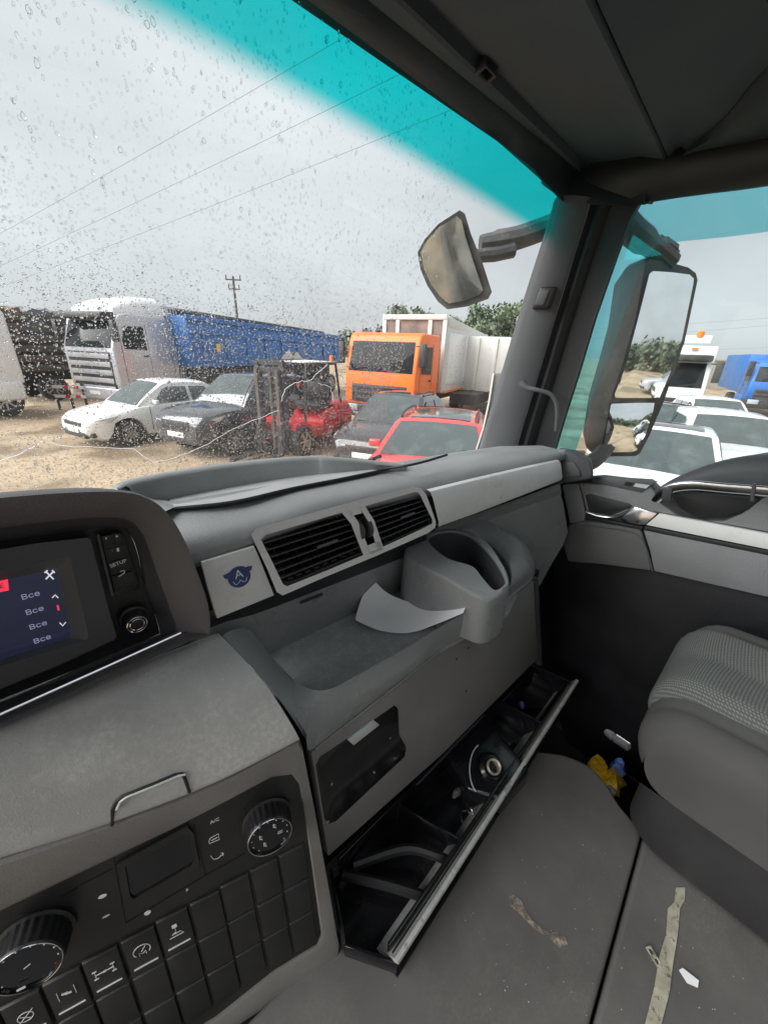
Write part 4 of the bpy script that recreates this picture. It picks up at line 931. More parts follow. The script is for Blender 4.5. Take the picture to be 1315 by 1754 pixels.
crumple('bottle_cap', bil(.27, .52, fz_+.007), (.006, .006, .005), M_label, 'tiny pale cap in the large drawer bin', 'cap', 5)

# ------------------------------------------------------------------ sheet of paper on the shelf
pg = {}
PW = [[at(608, 1062, z=1.885), at(650, 1080, z=1.88), at(700, 1084, z=1.885), at(745, 1070, z=1.905), at(793, 1050, z=1.945)],
      [at(618, 1028, z=1.91), at(655, 1048, z=1.89), at(705, 1058, z=1.892), at(750, 1049, z=1.912), at(800, 1035, z=1.95)],
      [at(637, 990, z=1.955), at(665, 1017, z=1.915), at(710, 1033, z=1.905), at(757, 1032, z=1.922), at(808, 1021, z=1.957)]]
rowsP = [smooth_line(r, 4) for r in PW]; cols = [smooth_line(list(c), 4) for c in zip(*rowsP)]
m = MB(); m.rings(cols, False, False); po = settle(m.build('paper_sheet', M_paper, None, smooth=80, thick=.0006)); tag(po, 'curled sheet of white paper lying on the dashboard shelf', 'paper')

# ------------------------------------------------------------------ passenger door
dor = empty('passenger_door', V(1.22, .2, 1.2), label='grey passenger door with silver trim strip, grab bar and side window', cat='door')
XD = 1.20
def poly(name, pts, x, depth, mat, par=dor, bevel=.004, seg=2, dx=None):
    m = MB(); m.prism([at(*p, x=x) for p in pts], (depth, 0, 0)); return m.build(name, mat, par, bevel=bevel, seg=seg)
poly('door_base', [(955, 828), (990, 818), (1110, 826), (1128, 845), (1200, 805), (1260, 788), (1315, 779), (1500, 775), (1900, 900), (1900, 1500), (1315, 1500), (1100, 1330), (985, 1330), (935, 1150), (945, 1000)], XD+.012, .05, M_doordark, bevel=.003)
poly('upper_panel', [(991, 828), (1112, 834), (1124, 848), (1130, 862), (1160, 884), (1190, 893), (1240, 893), (1270, 880), (1300, 858), (1330, 838), (1500, 850), (1500, 945), (1315, 915), (1126, 880), (1090, 872), (1072, 870), (1088, 876), (1040, 886), (1004, 878), (998, 850)], XD, .03, M_door, bevel=.005, seg=3)
poly('sill_strip', [(1013, 817), (1030, 816), (1122, 827), (1098, 844), (1060, 836), (1012, 826)], XD-.004, .03, M_pillar, bevel=.003)
poly('sticker', [(1072, 825), (1085, 827), (1080, 833), (1068, 831)], XD-.0055, .003, M_black, bevel=0)
poly('sticker', [(1088, 828), (1112, 831), (1106, 837), (1084, 833)], XD-.0055, .003, M_label, bevel=0)
# bulged dark panel with the grab bar recess
m = MB(); rows = []
arch = smooth_line([at(1121, 840, x=XD-.004), at(1150, 822, x=XD-.004), (at(1200, 801, x=XD-.004)), at(1250, 787, x=XD-.004), at(1315, 779, x=XD-.004), at(1480, 776, x=XD-.004)], 4)
base_ = smooth_line([at(1126, 846, x=XD-.010), at(1160, 838, x=XD-.020), at(1210, 832, x=XD-.024), at(1260, 834, x=XD-.024), at(1320, 840, x=XD-.024), at(1480, 860, x=XD-.024)], 4)
for a, b in zip(arch, base_): rows.append([a+V(.02, 0, .0), a, a.lerp(b, .12)+V(-.010, 0, 0), a.lerp(b, .5)+V(-.012, 0, 0), b, b+V(.02, 0, 0)])
m.rings(rows, False, False); m.build('bulged_panel', M_dark, dor, smooth=50)
poly('grab_recess', [(1150, 850), (1170, 840), (1290, 850), (1300, 856), (1282, 874), (1240, 886), (1190, 886), (1165, 872)], XD-.002, .01, M_rubber, bevel=.004)
gb = smooth_line([at(1122, 858, x=1.165), at(1134, 846, x=1.150), at(1152, 836, x=1.142), at(1190, 832, x=1.138), at(1240, 836, x=1.138), at(1315, 842, x=1.138), at(1460, 857, x=1.138)], 5)
m = MB(); rs = []
for i, p in enumerate(gb):
    tg = (gb[min(i+1, len(gb)-1)]-gb[max(i-1, 0)]).normalized(); a = V(-.6, 0, .8); a = (a-tg*a.dot(tg)).normalized(); b = tg.cross(a)
    hh = .014 if i > 6 else .009+.001*i*.8
    rs.append([p+a*hh*math.cos(q)*1.15+b*hh*.55*math.sin(q) for q in [2*math.pi*k/12 for k in range(12)]])
m.rings(rs, True, True); bar = m.build('grab_bar', M_chrome, dor, smooth=60)
q_ = at(1142, 846, x=1.138); m = MB(); m.obox(q_, V(0, -.010, .001), V(-.004, .002, .017), V(-.006, 0, 0)); m.build('bar_band', M_dark, bar, bevel=.003)
m = MB(); m.tube([at(1291, 828, x=1.120), at(1287, 858, x=1.130)], .0035, 8); m.build('bar_pin', M_pillar, bar)
poly('map_pocket', [(1001, 848), (1010, 845), (1078, 862), (1084, 868), (1070, 874), (1045, 884), (1008, 877)], XD-.001, .02, M_rubber, bevel=.003)
m = MB(); m.tube(smooth_line([at(1003, 877, x=XD-.006), at(1025, 884, x=XD-.008), at(1050, 886, x=XD-.008), at(1070, 878, x=XD-.008), at(1084, 868, x=XD-.006)], 4), .0028, 8); m.build('pocket_trim', M_chrome, dor)
poly('chrome_step', [(1066, 884), (1086, 868), (1126, 880), (1104, 900), (1085, 899), (1058, 890)], XD-.010, .02, M_chrome, bevel=.003)
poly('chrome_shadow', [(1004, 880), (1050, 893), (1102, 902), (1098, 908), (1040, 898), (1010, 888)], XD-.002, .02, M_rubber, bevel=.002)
m = MB(); rows = []
for a, b in (((1128, 880), (1106, 899)), ((1200, 893), (1185, 915)), ((1315, 915), (1315, 941)), ((1500, 950), (1500, 985))):
    a_, b_ = at(*a, x=XD-.010), at(*b, x=XD-.010); rows.append([a_+V(.014, 0, 0), a_, a_.lerp(b_, .5)+V(-.003, 0, 0), b_, b_+V(.014, 0, 0)])
m.rings(rows, False, False); m.build('silver_strip', M_silver, dor, smooth=40)
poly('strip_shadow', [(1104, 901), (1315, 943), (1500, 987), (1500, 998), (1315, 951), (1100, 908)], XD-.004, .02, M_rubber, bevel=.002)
poly('middle_panel', [(1100, 906), (1315, 951), (1500, 1000), (1500, 1085), (1315, 1024), (1119, 979), (1112, 945)], XD-.002, .02, M_door, bevel=.005)
poly('front_panel', [(974, 898), (998, 893), (1060, 899), (1096, 907), (1108, 945), (1115, 978), (1030, 967), (972, 962), (962, 930)], XD-.002, .02, M_doorcloth, bevel=.005)
m = MB(); m.tube(smooth_line([at(978, 899, x=XD-.003), at(1050, 905, x=XD-.003), at(1092, 916, x=XD-.003), at(1108, 945, x=XD-.003), at(1117, 979, x=XD-.003)], 4), .0016, 5); m.build('panel_seam', M_pillar, dor)
poly('door_edge', [(962, 832), (990, 829), (996, 850), (1002, 880), (1000, 893), (975, 897)], XD-.0, .02, M_door, bevel=.004)
m = MB(); m.prism([at(*p, x=1.262) for p in ((1085, 330), (1330, 290), (1700, 225), (2200, 800), (1500, 900), (1110, 850), (930, 800))], (.0005, 0, 0)); m.build('side_glass', M_glass, dor)
# tinted rain deflector outside the window, along its top and down its front
dfl = empty('rain_deflector', at(1108, 432, x=1.29), label='translucent teal rain deflector along top and front of the side window', cat='rain deflector')
ou = smooth_line([at(925, 820, x=1.275), at(1000, 600, x=1.275), at(1052, 430, x=1.275), at(1078, 352, x=1.275), at(1110, 325, x=1.275), at(1250, 300, x=1.275), at(1420, 270, x=1.275), at(1700, 220, x=1.275)], 4)
inn = smooth_line([at(975, 800, x=1.300), at(1040, 620, x=1.300), at(1096, 466, x=1.300), at(1114, 430, x=1.300), at(1140, 417, x=1.300), at(1260, 404, x=1.300), at(1420, 382, x=1.300), at(1700, 345, x=1.300)], 4)
m = MB(); m.rings([[a, a.lerp(b, .5)+V(.008, 0, 0), b] for a, b in zip(ou, inn)], False, False); m.build('deflector_sheet', M_deflect, dfl, smooth=70)

# ------------------------------------------------------------------ passenger seat
seat = empty('passenger_chair', V(.92, -.3, 1.3), label='grey passenger seat with dotted fabric cushion on a dark plastic base', cat='seat')
M_seat = pbr('dotted_seat_fabric', (.085, .088, .084), .92, var=.12, bump=.5, bscale=1400)
t = M_seat.node_tree; b = t.nodes['Principled BSDF']; co = t.nodes.new('ShaderNodeTexCoord'); uvm = t.nodes.new('ShaderNodeMapping'); uvm.inputs['Scale'].default_value = (190, 190, 190)
t.links.new(co.outputs['UV'], uvm.inputs[0])
vo = t.nodes.new('ShaderNodeTexVoronoi'); vo.inputs['Randomness'].default_value = .12; vo.inputs['Scale'].default_value = 1; vo.voronoi_dimensions = '2D'; t.links.new(uvm.outputs[0], vo.inputs['Vector'])
ra = t.nodes.new('ShaderNodeMapRange'); ra.inputs[1].default_value = .20; ra.inputs[2].default_value = .36; ra.inputs[3].default_value = 1; ra.inputs[4].default_value = 0; t.links.new(vo.outputs['Distance'], ra.inputs[0])
old = b.inputs['Base Color'].links[0].from_socket; mi = t.nodes.new('ShaderNodeMix'); mi.data_type = 'RGBA'; mi.inputs['B'].default_value = (.20, .21, .20, 1)
t.links.new(ra.outputs[0], mi.inputs['Factor']); t.links.new(old, mi.inputs['A']); t.links.new(mi.outputs['Result'], b.inputs['Base Color'])
SX0, SX1, SY0, SY1, SZT = .715, 1.165, .035, -.55, 1.885
def cushion(x0, x1, ztop, zbot, yf, mat, name, rise=.0, uvs=False, rl=.05, rr=.05):
    NU, NV = 20, 26
    def f(a, bb):
        # bb: 0 underside front .. front nose .. top .. rear
        x = x0+(x1-x0)*a
        ex = 1-max(0, 1-(x-x0)/rl)**2.4*.5 if x-x0 < rl else (1-max(0, 1-(x1-x)/rr)**2.4*.5 if x1-x < rr else 1)
        h = (ztop-zbot)
        if bb < .45:
            th = math.pi*(bb/.45)-math.pi/2           # nose semicircle-ish
            y = yf-.09+.09*math.cos(th)**.8*(.4+.6*ex); z = zbot+h*(.5+.5*math.sin(th))
        else:
            y = yf-.09-(bb-.45)/.55*.5; z = ztop+rise*math.sin((bb-.45)/.55*2.2)
        z = zbot+(z-zbot)*(1-(1-ex)*.42)
        z += -.012*(1-abs(2*a-1))**2*(1 if bb > .45 else bb/.45)
        return V(x, y, z)
    def g(a, bb):
        e = 3/(NU+6)
        if a < e: p = f(0, bb); return V(p.x, p.y-.0*(1-a/e), zbot+(p.z-zbot)*min(1, a/e))
        if a > 1-e: p = f(1, bb); return V(p.x, p.y, zbot+(p.z-zbot)*min(1, (1-a)/e))
        return f((a-e)/(1-2*e), bb)
    m = MB(); m.grid(g, NU+6, NV); o = m.build(name, mat, seat, smooth=80)
    if uvs:
        uv = o.data.uv_layers.new(name='UVMap')
        for lp in o.data.loops:
            p = o.data.vertices[lp.vertex_index].co+Vector(seat.location); uv.data[lp.index].uv = (p.x+.3*(p.z-1.7), p.y*.95-p.z*1.0)
    return o
cushion(SX0+.085, SX1-.09, SZT+.003, SZT-.17, SY0, M_seat, 'cushion', .0, True, .03, .03)
def bolster(side):
    m = MB()
    def f(a, bb):
        y = SY0-.035-.55*a; th = math.pi*1.15*bb-.35
        xo = SX0+.075 if side < 0 else SX1-.08
        r = .080; dip = .0 if a > .15 else (.15-a)*.45
        return V(xo+side*r*math.cos(th)*(.95-max(0, .12-a)*2.5), y, SZT-.075-dip+ (r*1.05*math.sin(th)))
    m.grid(f, 18, 14); return m.build('bolster', M_seatplain, seat, smooth=80)
cushion(SX0, SX0+.125, SZT-.022, SZT-.20, SY0-.008, M_seatplain, 'bolster', .012, False, .06, .03); cushion(SX1-.125, SX1, SZT-.012, SZT-.20, SY0-.010, M_seatplain, 'bolster', .012, False, .03, .06)
# plain skirt under the patterned cushion and dark base
def skirt(z1, z0, grow, mat, name, y0):
    m = MB(); rings = []
    for z, g in ((z1, 0), (z1-.02, grow*.8), ((z0+z1)/2, grow), (z0+.02, grow*.9), (z0, grow*.4)):
        pts = []
        X0, X1, YF = SX0+.02-g, SX1-.02+g, y0+g
        for cx, cy, a0 in ((X1-.07, YF-.07, 0), (X0+.07, YF-.07, 90)):
            for k in range(7): a = R(a0+15*k); pts.append(V(cx+.07*math.cos(a), cy+.07*math.sin(a), z))
        pts += [V(X0, -.62, z), V(X1, -.62, z)]; rings.append(pts)
    m.rings(rings); return m.build(name, mat, seat, smooth=60)
skirt(SZT-.15, SZT-.215, -.02, M_seatplain, 'cushion_skirt', SY0-.02)
SX0 += .075
skirt(SZT-.185, CZ+.03, .02, M_seatbase, 'seat_base', SY0-.065)
m = MB(); m.tube(smooth_line([V(SX0-.005, -.02, SZT-.20), V(SX0-.008, -.12, SZT-.205), V(SX0-.008, -.3, SZT-.215), V(SX0-.008, -.6, SZT-.22)], 4), [.004]*5+[.016]*8, 8); m.build('side_lever', M_seatbase, seat)
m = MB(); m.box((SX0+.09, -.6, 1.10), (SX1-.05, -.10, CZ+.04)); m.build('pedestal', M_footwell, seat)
sbk = MB(); sbk.box((SX0+.02, -.80, SZT-.05), (SX1-.02, -.66, 2.55)); sbk.build('backrest', M_seatplain, seat, bevel=.05, seg=4)

# ------------------------------------------------------------------ things on the floor
def strip_on_floor(name, L, Rr, mat, label, cat, th=.0015, z=.0015):
    m = MB(); rows = [[fl(*a, z), fl(*b, z), fl(*b, z+th), fl(*a, z+th)] for a, b in zip(L, Rr)]
    m.rings(rows, True, True); return tag(settle(m.build(name, mat)), label, cat)
zf = -.0
strip_on_floor('floor_tape', [(1157, 1520), (1154, 1545), (1143, 1556), (1140, 1600), (1128, 1640), (1120, 1690), (1104, 1754), (1094, 1800)], [(1173, 1520), (1172, 1542), (1164, 1556), (1160, 1602), (1152, 1650), (1146, 1700), (1132, 1754), (1124, 1800)], M_tape, 'long ragged strip of pale old tape stuck on the carpet', 'tape')
m = MB(); c = fl(1119, 1639, .002); a = (fl(1127, 1654)-fl(1111, 1627)).normalized(); b = V(-a.y, a.x, 0)
m.ringprism([c-a*.014-b*.006, c+a*.014-b*.006, c+a*.014+b*.006, c-a*.014+b*.006], [c-a*.010-b*.003, c+a*.010-b*.003, c+a*.010+b*.003, c-a*.010+b*.003], (0, 0, .003)); m.obox(c+V(0, 0, .002), a*.003, b*.006, V(0, 0, .001))
tag(settle(m.build('plastic_buckle', M_tape, bevel=.001)), 'small cream two-holed buckle beside the floor tape', 'buckle')
m = MB(); m.prism([fl(*p, .003) for p in ((1162, 1662), (1168, 1658), (1196, 1680), (1194, 1692), (1176, 1684))], (0, 0, .001)); tag(settle(m.build('paper_scrap', M_paper)), 'torn white paper scrap on the carpet right of the tape', 'paper scrap')
M_stain = pbr('dried_mud', (.30, .255, .215), .95, var=.35, vscale=90)
worn_alpha(M_stain, 45, .40, .58)
def stain(pts, label, n):
    m = MB(); m.prism([fl(*p, .0008) for p in pts], (0, 0, .0008)); tag(settle(m.build('mud_smear', M_stain, bevel=.0004, seg=1)), label, 'mud smear', None, 'thing')
stain([(872, 1535), (880, 1532), (893, 1543), (900, 1560), (912, 1577), (925, 1588), (940, 1598), (952, 1596), (968, 1606), (972, 1618), (958, 1624), (945, 1612), (928, 1600), (912, 1588), (892, 1568), (874, 1552)], 'dried pale mud smear on the carpet beside the drawer', 0)
fzz = 1.22
def fw(px, py, dz=0): return at(px, py, z=fzz+dz)
crumple('yellow_wrapper', fw(1022, 1322, .05), (.045, .028, .03), M_yellow, 'crumpled yellow wrapper in the footwell left of the seat base', 'wrapper', 11)
crumple('yellow_bag', fw(1048, 1342, .05), (.04, .03, .035), M_yellow, 'crumpled yellow bag with blue print wedged beside the seat base', 'wrapper', 12)
crumple('blue_wrapper', fw(1056, 1316, .06), (.02, .02, .03), M_bluewrap, 'small blue wrapper on the yellow rubbish in the footwell', 'wrapper', 13)
crumple('foil_ball', fw(1046, 1355, .07), (.014, .012, .012), M_foil, 'little ball of foil on the yellow rubbish in the footwell', 'foil', 14)
bt_ = empty('plastic_bottle', fw(1050, 1250), label='clear plastic bottle lying in the dark footwell by the seat', cat='bottle')
p0, p1 = fw(1026, 1236, .04), fw(1080, 1272, .04); dd = (p1-p0).normalized()
m = MB(); L_ = (p1-p0).length; m.lathe(p0, dd, [(0, .012), (.01, .014), (.03, .03), (L_*.5, .033), (L_*.55, .030), (L_*.6, .033), (L_, .032), (L_+.01, .02)], 14); m.build('bottle_body', M_foil, bt_)
m = MB(); m.lathe(p0-dd*.016, dd, [(0, .014), (.016, .014)], 12); m.build('bottle_cap', M_label, bt_)

# crumbs and grit on the shoulder and the shelf: one object each, nobody could count them
M_grit = pbr('pale_grit', (.62, .60, .55), .8, var=.3, vscale=300)
def grit(points, label, rr):
    m = MB()
    for p in points:
        s = random.uniform(*rr); a = random.uniform(0, 3); u_ = V(math.cos(a), math.sin(a), 0)*s; v_ = V(-math.sin(a), math.cos(a), 0)*s*random.uniform(.5, 1)
        m.hexa([p-u_-v_, p+u_-v_*.6, p+u_*.7+v_, p-u_+v_*.8], [q_+V(0, 0, s*.8) for q_ in (p-u_*.5-v_*.5, p+u_*.5-v_*.4, p+u_*.4+v_*.5, p-u_*.5+v_*.4)])
    tag(settle(m.build('grit', M_grit, smooth=10)), label, 'grit', None, 'stuff')
gp = []
for _ in range(90):
    i = random.randrange(len(rows_sh)-1); j = random.randrange(5, len(rows_sh[0])-8); gp.append(rows_sh[i][j].lerp(rows_sh[i+1][j+1], random.random())+V(0, 0, .0006))
grit(gp, 'pale grit scattered over the dusty console shoulder', (.0003, .0010))
gp = [at(random.uniform(500, 700), random.uniform(1080, 1165), z=1.8695) for _ in range(150)]
grit(gp, 'pale grit and crumbs scattered over the shelf floor', (.0003, .0011))

gp = []
for _ in range(110):
    gp.append(fl(random.gauss(900, 130), random.uniform(1340, 1740), .0006) if random.random() < .6 else fl(random.uniform(1050, 1290), random.uniform(1500, 1750), .0006))
grit(gp, 'pale grit and sand scattered over the cab carpet', (.0003, .0009))
# ------------------------------------------------------------------ mirrors and wiper on the outside
M_mirror = pbr('mirror_glass', (.86, .88, .88), .02, metal=1, var=.06, vscale=12, rvar=0)
M_mirror2 = pbr('dark_reflection_glass', (.40, .41, .38), .10, metal=.85, var=.3, vscale=14, rvar=.06)  # dark olive colour stands in for the ground and truck front reflected
M_mdirt = pbr('dirty_mirror_housing', (.060, .060, .060), .6, var=.3, vscale=14, dust=.6, dustc=(.20, .19, .17), dscale=18)
def nframe(c, n):
    n = Vector(n).normalized(); r = V(0, 0, 1).cross(n).normalized(); u = n.cross(r)
    return Frame(c, c+r, c+u)
def bulge(fr, pts, c, k, off=0):
    out = []
    for p in pts:
        q = fr.P(*p, off); out.append(q)
    return out
def mirror_glass(name, fr, pts, par, R0=1.6, off=.0):
    """slightly convex mirror: fan rings towards the middle"""
    P0 = [fr.P(*p, off) for p in pts]; c = sum(P0, V(0, 0, 0))/len(P0); m = MB(); rs = []
    for k in (1, .8, .6, .4, .2, .02):
        rs.append([c+(p-c)*k - fr.n*(((p-c)*k).length**2/(2*R0)) for p in P0])
    m.rings(rs, True, True); return m.build(name, M_mirror2 if name == 'glass' else M_mirror, par, smooth=80)
Mc = at(1122, 575, x=1.5); d_ = (at(1112, 618, x=1.5)-EYE).normalized()
MF = nframe(Mc, V(.20, -1.0, .0).normalized()-d_)
mir = empty('side_mirror', Mc, label='tall dirty side mirror with two glasses outside the passenger window', cat='side mirror')
g1 = [(1113, 469), (1119, 464), (1150, 466), (1182, 470), (1189, 477), (1188, 486), (1168, 581), (1148, 640), (1131, 682), (1056, 682), (1054, 676), (1072, 625), (1092, 548)]
g2 = [(1052, 691), (1126, 691), (1122, 705), (1107, 745), (1092, 772), (1084, 775), (1040, 776), (1035, 772), (1042, 730)]
hout = [(1104, 452), (1112, 444), (1145, 449), (1178, 458), (1191, 468), (1194, 480), (1172, 585), (1136, 688), (1112, 745), (1096, 776), (1088, 781), (1034, 782), (1028, 775), (1044, 690), (1066, 620), (1088, 545)]
m = MB(); Ho = [MF.P(*p, .004) for p in hout]; hc = sum(Ho, V(0, 0, 0))/len(Ho)
def shr(k, b): return [hc+(p-hc)*k-MF.n*b for p in Ho]
fr_in = [MF.P(*p, .002) for p in hout]
m.rings([[hc+(p-hc)*.955 for p in Ho], Ho, shr(1.02, .02), shr(1.0, .075), shr(.86, .125), shr(.5, .15)], True, True)
m.build('housing', M_mdirt, mir, smooth=50)
mirror_glass('main_glass', MF, g1, mir, 4.5, .016); mirror_glass('wide_angle_glass', MF, g2, mir, .55, .018)
m = MB(); m.tube(smooth_line([at(1062, 372, x=1.30), at(1085, 398, x=1.36), at(1120, 425, x=1.44), at(1148, 450, x=1.5)], 4), [.035]*7+[.028]*6, 10); m.build('upper_arm', M_mdirt, mir)
m = MB(); m.tube(smooth_line([at(1150, 432, x=1.50), at(1125, 415, x=1.46), at(1150, 440, x=1.52)], 3), .022, 8); m.build('arm_joint', M_dk, mir)
m = MB(); m.tube(smooth_line([at(985, 800, x=1.30), at(1015, 790, x=1.36), at(1040, 765, x=1.46)], 4), .026, 8); m.build('lower_arm', M_mdirt, mir)

fmc = at(785, 450, y=1.0); d_ = (fmc-EYE).normalized()
FM = nframe(fmc, V(-.62, -.05, -.45).normalized()-d_)
fm = empty('front_mirror', fmc, label='angular front mirror on a thick arm outside the windscreen', cat='front mirror')
fo2 = [(715, 432), (727, 410), (750, 384), (787, 360), (796, 366), (806, 400), (826, 450), (842, 500), (836, 512), (800, 525), (766, 530), (750, 517), (732, 490), (720, 462)]
fg = [(719, 433), (731, 412), (752, 389), (781, 371), (789, 378), (797, 408), (812, 455), (826, 498), (820, 506), (795, 516), (768, 521), (753, 509), (737, 487), (725, 461)]
Ho2 = [FM.P(*p) for p in fo2]; c2_ = sum(Ho2, V(0, 0, 0))/len(Ho2)
m = MB(); bk = V(.75, .55, .12).normalized()
m.rings([[FM.P(*p, -.002) for p in fg], Ho2, [c2_+(p-c2_)*1.0+bk*.05 for p in Ho2], [c2_+(p-c2_)*.80+bk*.12 for p in Ho2]], True, True); m.build('housing', M_mdirt, fm, smooth=35)
mirror_glass('glass', FM, fg, fm, 1.2, .016)
m = MB(); m.tube(smooth_line([at(822, 418, y=1.06), at(850, 415, y=1.02), at(885, 408, y=.98), at(930, 392, y=.92), at(985, 370, y=.82)], 4), [.030, .032, .034, .036]+[.042]*13, 10); m.build('arm', M_mdirt, fm)
m = MB(); m.tube([at(800, 440, y=1.05), at(845, 436, y=1.01), at(878, 428, y=.97)], [.022, .026, .028], 10); m.build('arm_socket', M_mdirt, fm)
wp = empty('wiper', at(700, 800, y=.9), label='black wiper arm parked at the foot of the windscreen', cat='wiper')
m = MB(); m.tube([ws(.35, .93)+V(0, .03, 0), ws(.62, .845)+V(0, .03, 0), ws(.75, .80)+V(0, .025, 0)], .006, 6); m.build('wiper_arm', M_black, wp)
m = MB(); m.tube([ws(.15, .97)+V(0, .012, 0), ws(.70, .86)+V(0, .012, 0)], .005, 6); m.build('blade', M_rubber, wp)
m = MB(); m.box((XL-.02, .905, .45), (XR+.02, 1.02, 1.93)); tag(m.build('cab_front_panel', M_mdirt, bevel=.03, seg=3), kind='structure')

# ------------------------------------------------------------------ yard
def ground():
    m_ = bpy.data.materials.new('wet_sand_yard'); m_.use_nodes = True; t = m_.node_tree; b = t.nodes['Principled BSDF']; b.inputs['Roughness'].default_value = .85
    co = t.nodes.new('ShaderNodeTexCoord')
    def nz(s, d=8, r=.6): n = t.nodes.new('ShaderNodeTexNoise'); n.inputs['Scale'].default_value = s; n.inputs['Detail'].default_value = d; n.inputs['Roughness'].default_value = r; t.links.new(co.outputs['Object'], n.inputs['Vector']); return n
    a = nz(.35); c = nz(2.2, 10, .7); e = nz(9, 8, .7)
    r1 = t.nodes.new('ShaderNodeValToRGB'); r1.color_ramp.elements[0].position = .3; r1.color_ramp.elements[1].position = .7
    r1.color_ramp.elements[0].color = (.34, .245, .155, 1); r1.color_ramp.elements[1].color = (.52, .40, .265, 1); t.links.new(a.outputs[0], r1.inputs[0])
    r2 = t.nodes.new('ShaderNodeMapRange'); r2.inputs[1].default_value = .3; r2.inputs[2].default_value = .7; r2.inputs[3].default_value = .78; r2.inputs[4].default_value = 1.15; t.links.new(c.outputs[0], r2.inputs[0])
    r3 = t.nodes.new('ShaderNodeMapRange'); r3.inputs[1].default_value = .3; r3.inputs[2].default_value = .7; r3.inputs[3].default_value = .72; r3.inputs[4].default_value = 1.15; t.links.new(e.outputs[0], r3.inputs[0])
    mm = t.nodes.new('ShaderNodeMath'); mm.operation = 'MULTIPLY'; t.links.new(r2.outputs[0], mm.inputs[0]); t.links.new(r3.outputs[0], mm.inputs[1])
    mx = t.nodes.new('ShaderNodeMix'); mx.data_type = 'RGBA'; mx.blend_type = 'MULTIPLY'; mx.inputs['Factor'].default_value = 1
    t.links.new(r1.outputs[0], mx.inputs['A']); t.links.new(mm.outputs[0], mx.inputs['B']); t.links.new(mx.outputs['Result'], b.inputs['Base Color'])
    wn = nz(.55, 6, .55); wr_ = t.nodes.new('ShaderNodeMapRange'); wr_.inputs[1].default_value = .50; wr_.inputs[2].default_value = .60; t.links.new(wn.outputs[0], wr_.inputs[0])
    wm = t.nodes.new('ShaderNodeMix'); wm.data_type = 'RGBA'; wm.blend_type = 'MULTIPLY'; wm.inputs['B'].default_value = (.56, .52, .47, 1); t.links.new(wr_.outputs[0], wm.inputs['Factor']); t.links.new(mx.outputs['Result'], wm.inputs['A']); t.links.new(wm.outputs['Result'], b.inputs['Base Color'])
    rr_ = t.nodes.new('ShaderNodeMapRange'); rr_.inputs[3].default_value = .88; rr_.inputs[4].default_value = .38; t.links.new(wr_.outputs[0], rr_.inputs[0]); t.links.new(rr_.outputs[0], b.inputs['Roughness'])
    bp = t.nodes.new('ShaderNodeBump'); bp.inputs['Strength'].default_value = .8; bp.inputs['Distance'].default_value = .08; t.links.new(c.outputs[0], bp.inputs['Height']); t.links.new(bp.outputs[0], b.inputs['Normal'])
    bm = bmesh.new()
    def coord(i, n=60): s = (i/n*2-1); return math.copysign(abs(s)**3, s)*1500
    g = [[bm.verts.new((coord(i), coord(j), .06*mnoise.noise(V(coord(i)*.25, coord(j)*.25, 0)) if abs(coord(i)) < 60 and abs(coord(j)) < 60 else 0)) for j in range(61)] for i in range(61)]
    for i in range(60):
        for j in range(60): bm.faces.new((g[i][j], g[i+1][j], g[i+1][j+1], g[i][j+1]))
    me = bpy.data.meshes.new('ground'); bm.to_mesh(me); bm.free(); me.polygons.foreach_set('use_smooth', [True]*len(me.polygons)); me.materials.append(m_)
    o = bpy.data.objects.new('ground', me); col.objects.link(o); tag(o, kind='structure')
ground()

def gpos(px, d): p = at(px, 600, d=d); return V(p.x, p.y, 0)
def anchor(px, d, lx, ly, rz):
    """location of a thing whose local ground point (lx, ly) stands in direction px at distance d"""
    p = gpos(px, d); c, s = math.cos(rz), math.sin(rz); return V(p.x-(lx*c-ly*s), p.y-(lx*s+ly*c), 0)
def lerp1(x, pts):
    if x <= pts[0][0]: return pts[0][1]
    for (a, b), (c, d) in zip(pts[:-1], pts[1:]):
        if x <= c: t_ = (x-a)/(c-a); t_ = t_*t_*(3-2*t_)*.5+t_*.5; return b+(d-b)*t_
    return pts[-1][1]
def wheel(par, x, y, r, w_, rimmat, side, name='wheel', spokes=10):
    m = MB(); ax = V(0, side, 0)
    m.lathe((x, y-side*w_/2, r), ax, [(0, r*.62), (.0, r*.93), (w_*.12, r*.99), (w_*.5, r), (w_*.88, r*.99), (w_, r*.93), (w_, r*.66), (w_*.8, r*.63)], 28, False)
    wh = m.build(name, M_tyre, par, world=False, smooth=35)
    m = MB(); m.lathe((x, y+side*w_*.22, r), ax, [(0, r*.64), (w_*.22, r*.65), (w_*.24, r*.60), (w_*.1, r*.56)], 28, False)
    c = V(x, y+side*w_*.40, r)
    for k in range(spokes):
        a = 2*math.pi*k/spokes; e = V(math.cos(a), 0, math.sin(a)); f = V(-math.sin(a), 0, math.cos(a))
        m.hexa([c+e*r*.10-f*r*.06, c+e*r*.10+f*r*.06, c+e*r*.60+f*r*.045, c+e*r*.60-f*r*.045], [p+V(0, side*.02, 0) for p in (c+e*r*.10-f*r*.06, c+e*r*.10+f*r*.06, c+e*r*.60+f*r*.045, c+e*r*.60-f*r*.045)])
    m.lathe(c, ax, [(0, r*.16), (.03, r*.14), (.03, .001)], 16)
    m.build('rim', rimmat, wh, world=False, smooth=30)
    m = MB(); m.lathe((x, y+side*w_*.18, r), ax, [(0, r*.62), (.004, .001)], 20); m.build('brake_disc', M_dk, wh, world=False)
    return wh

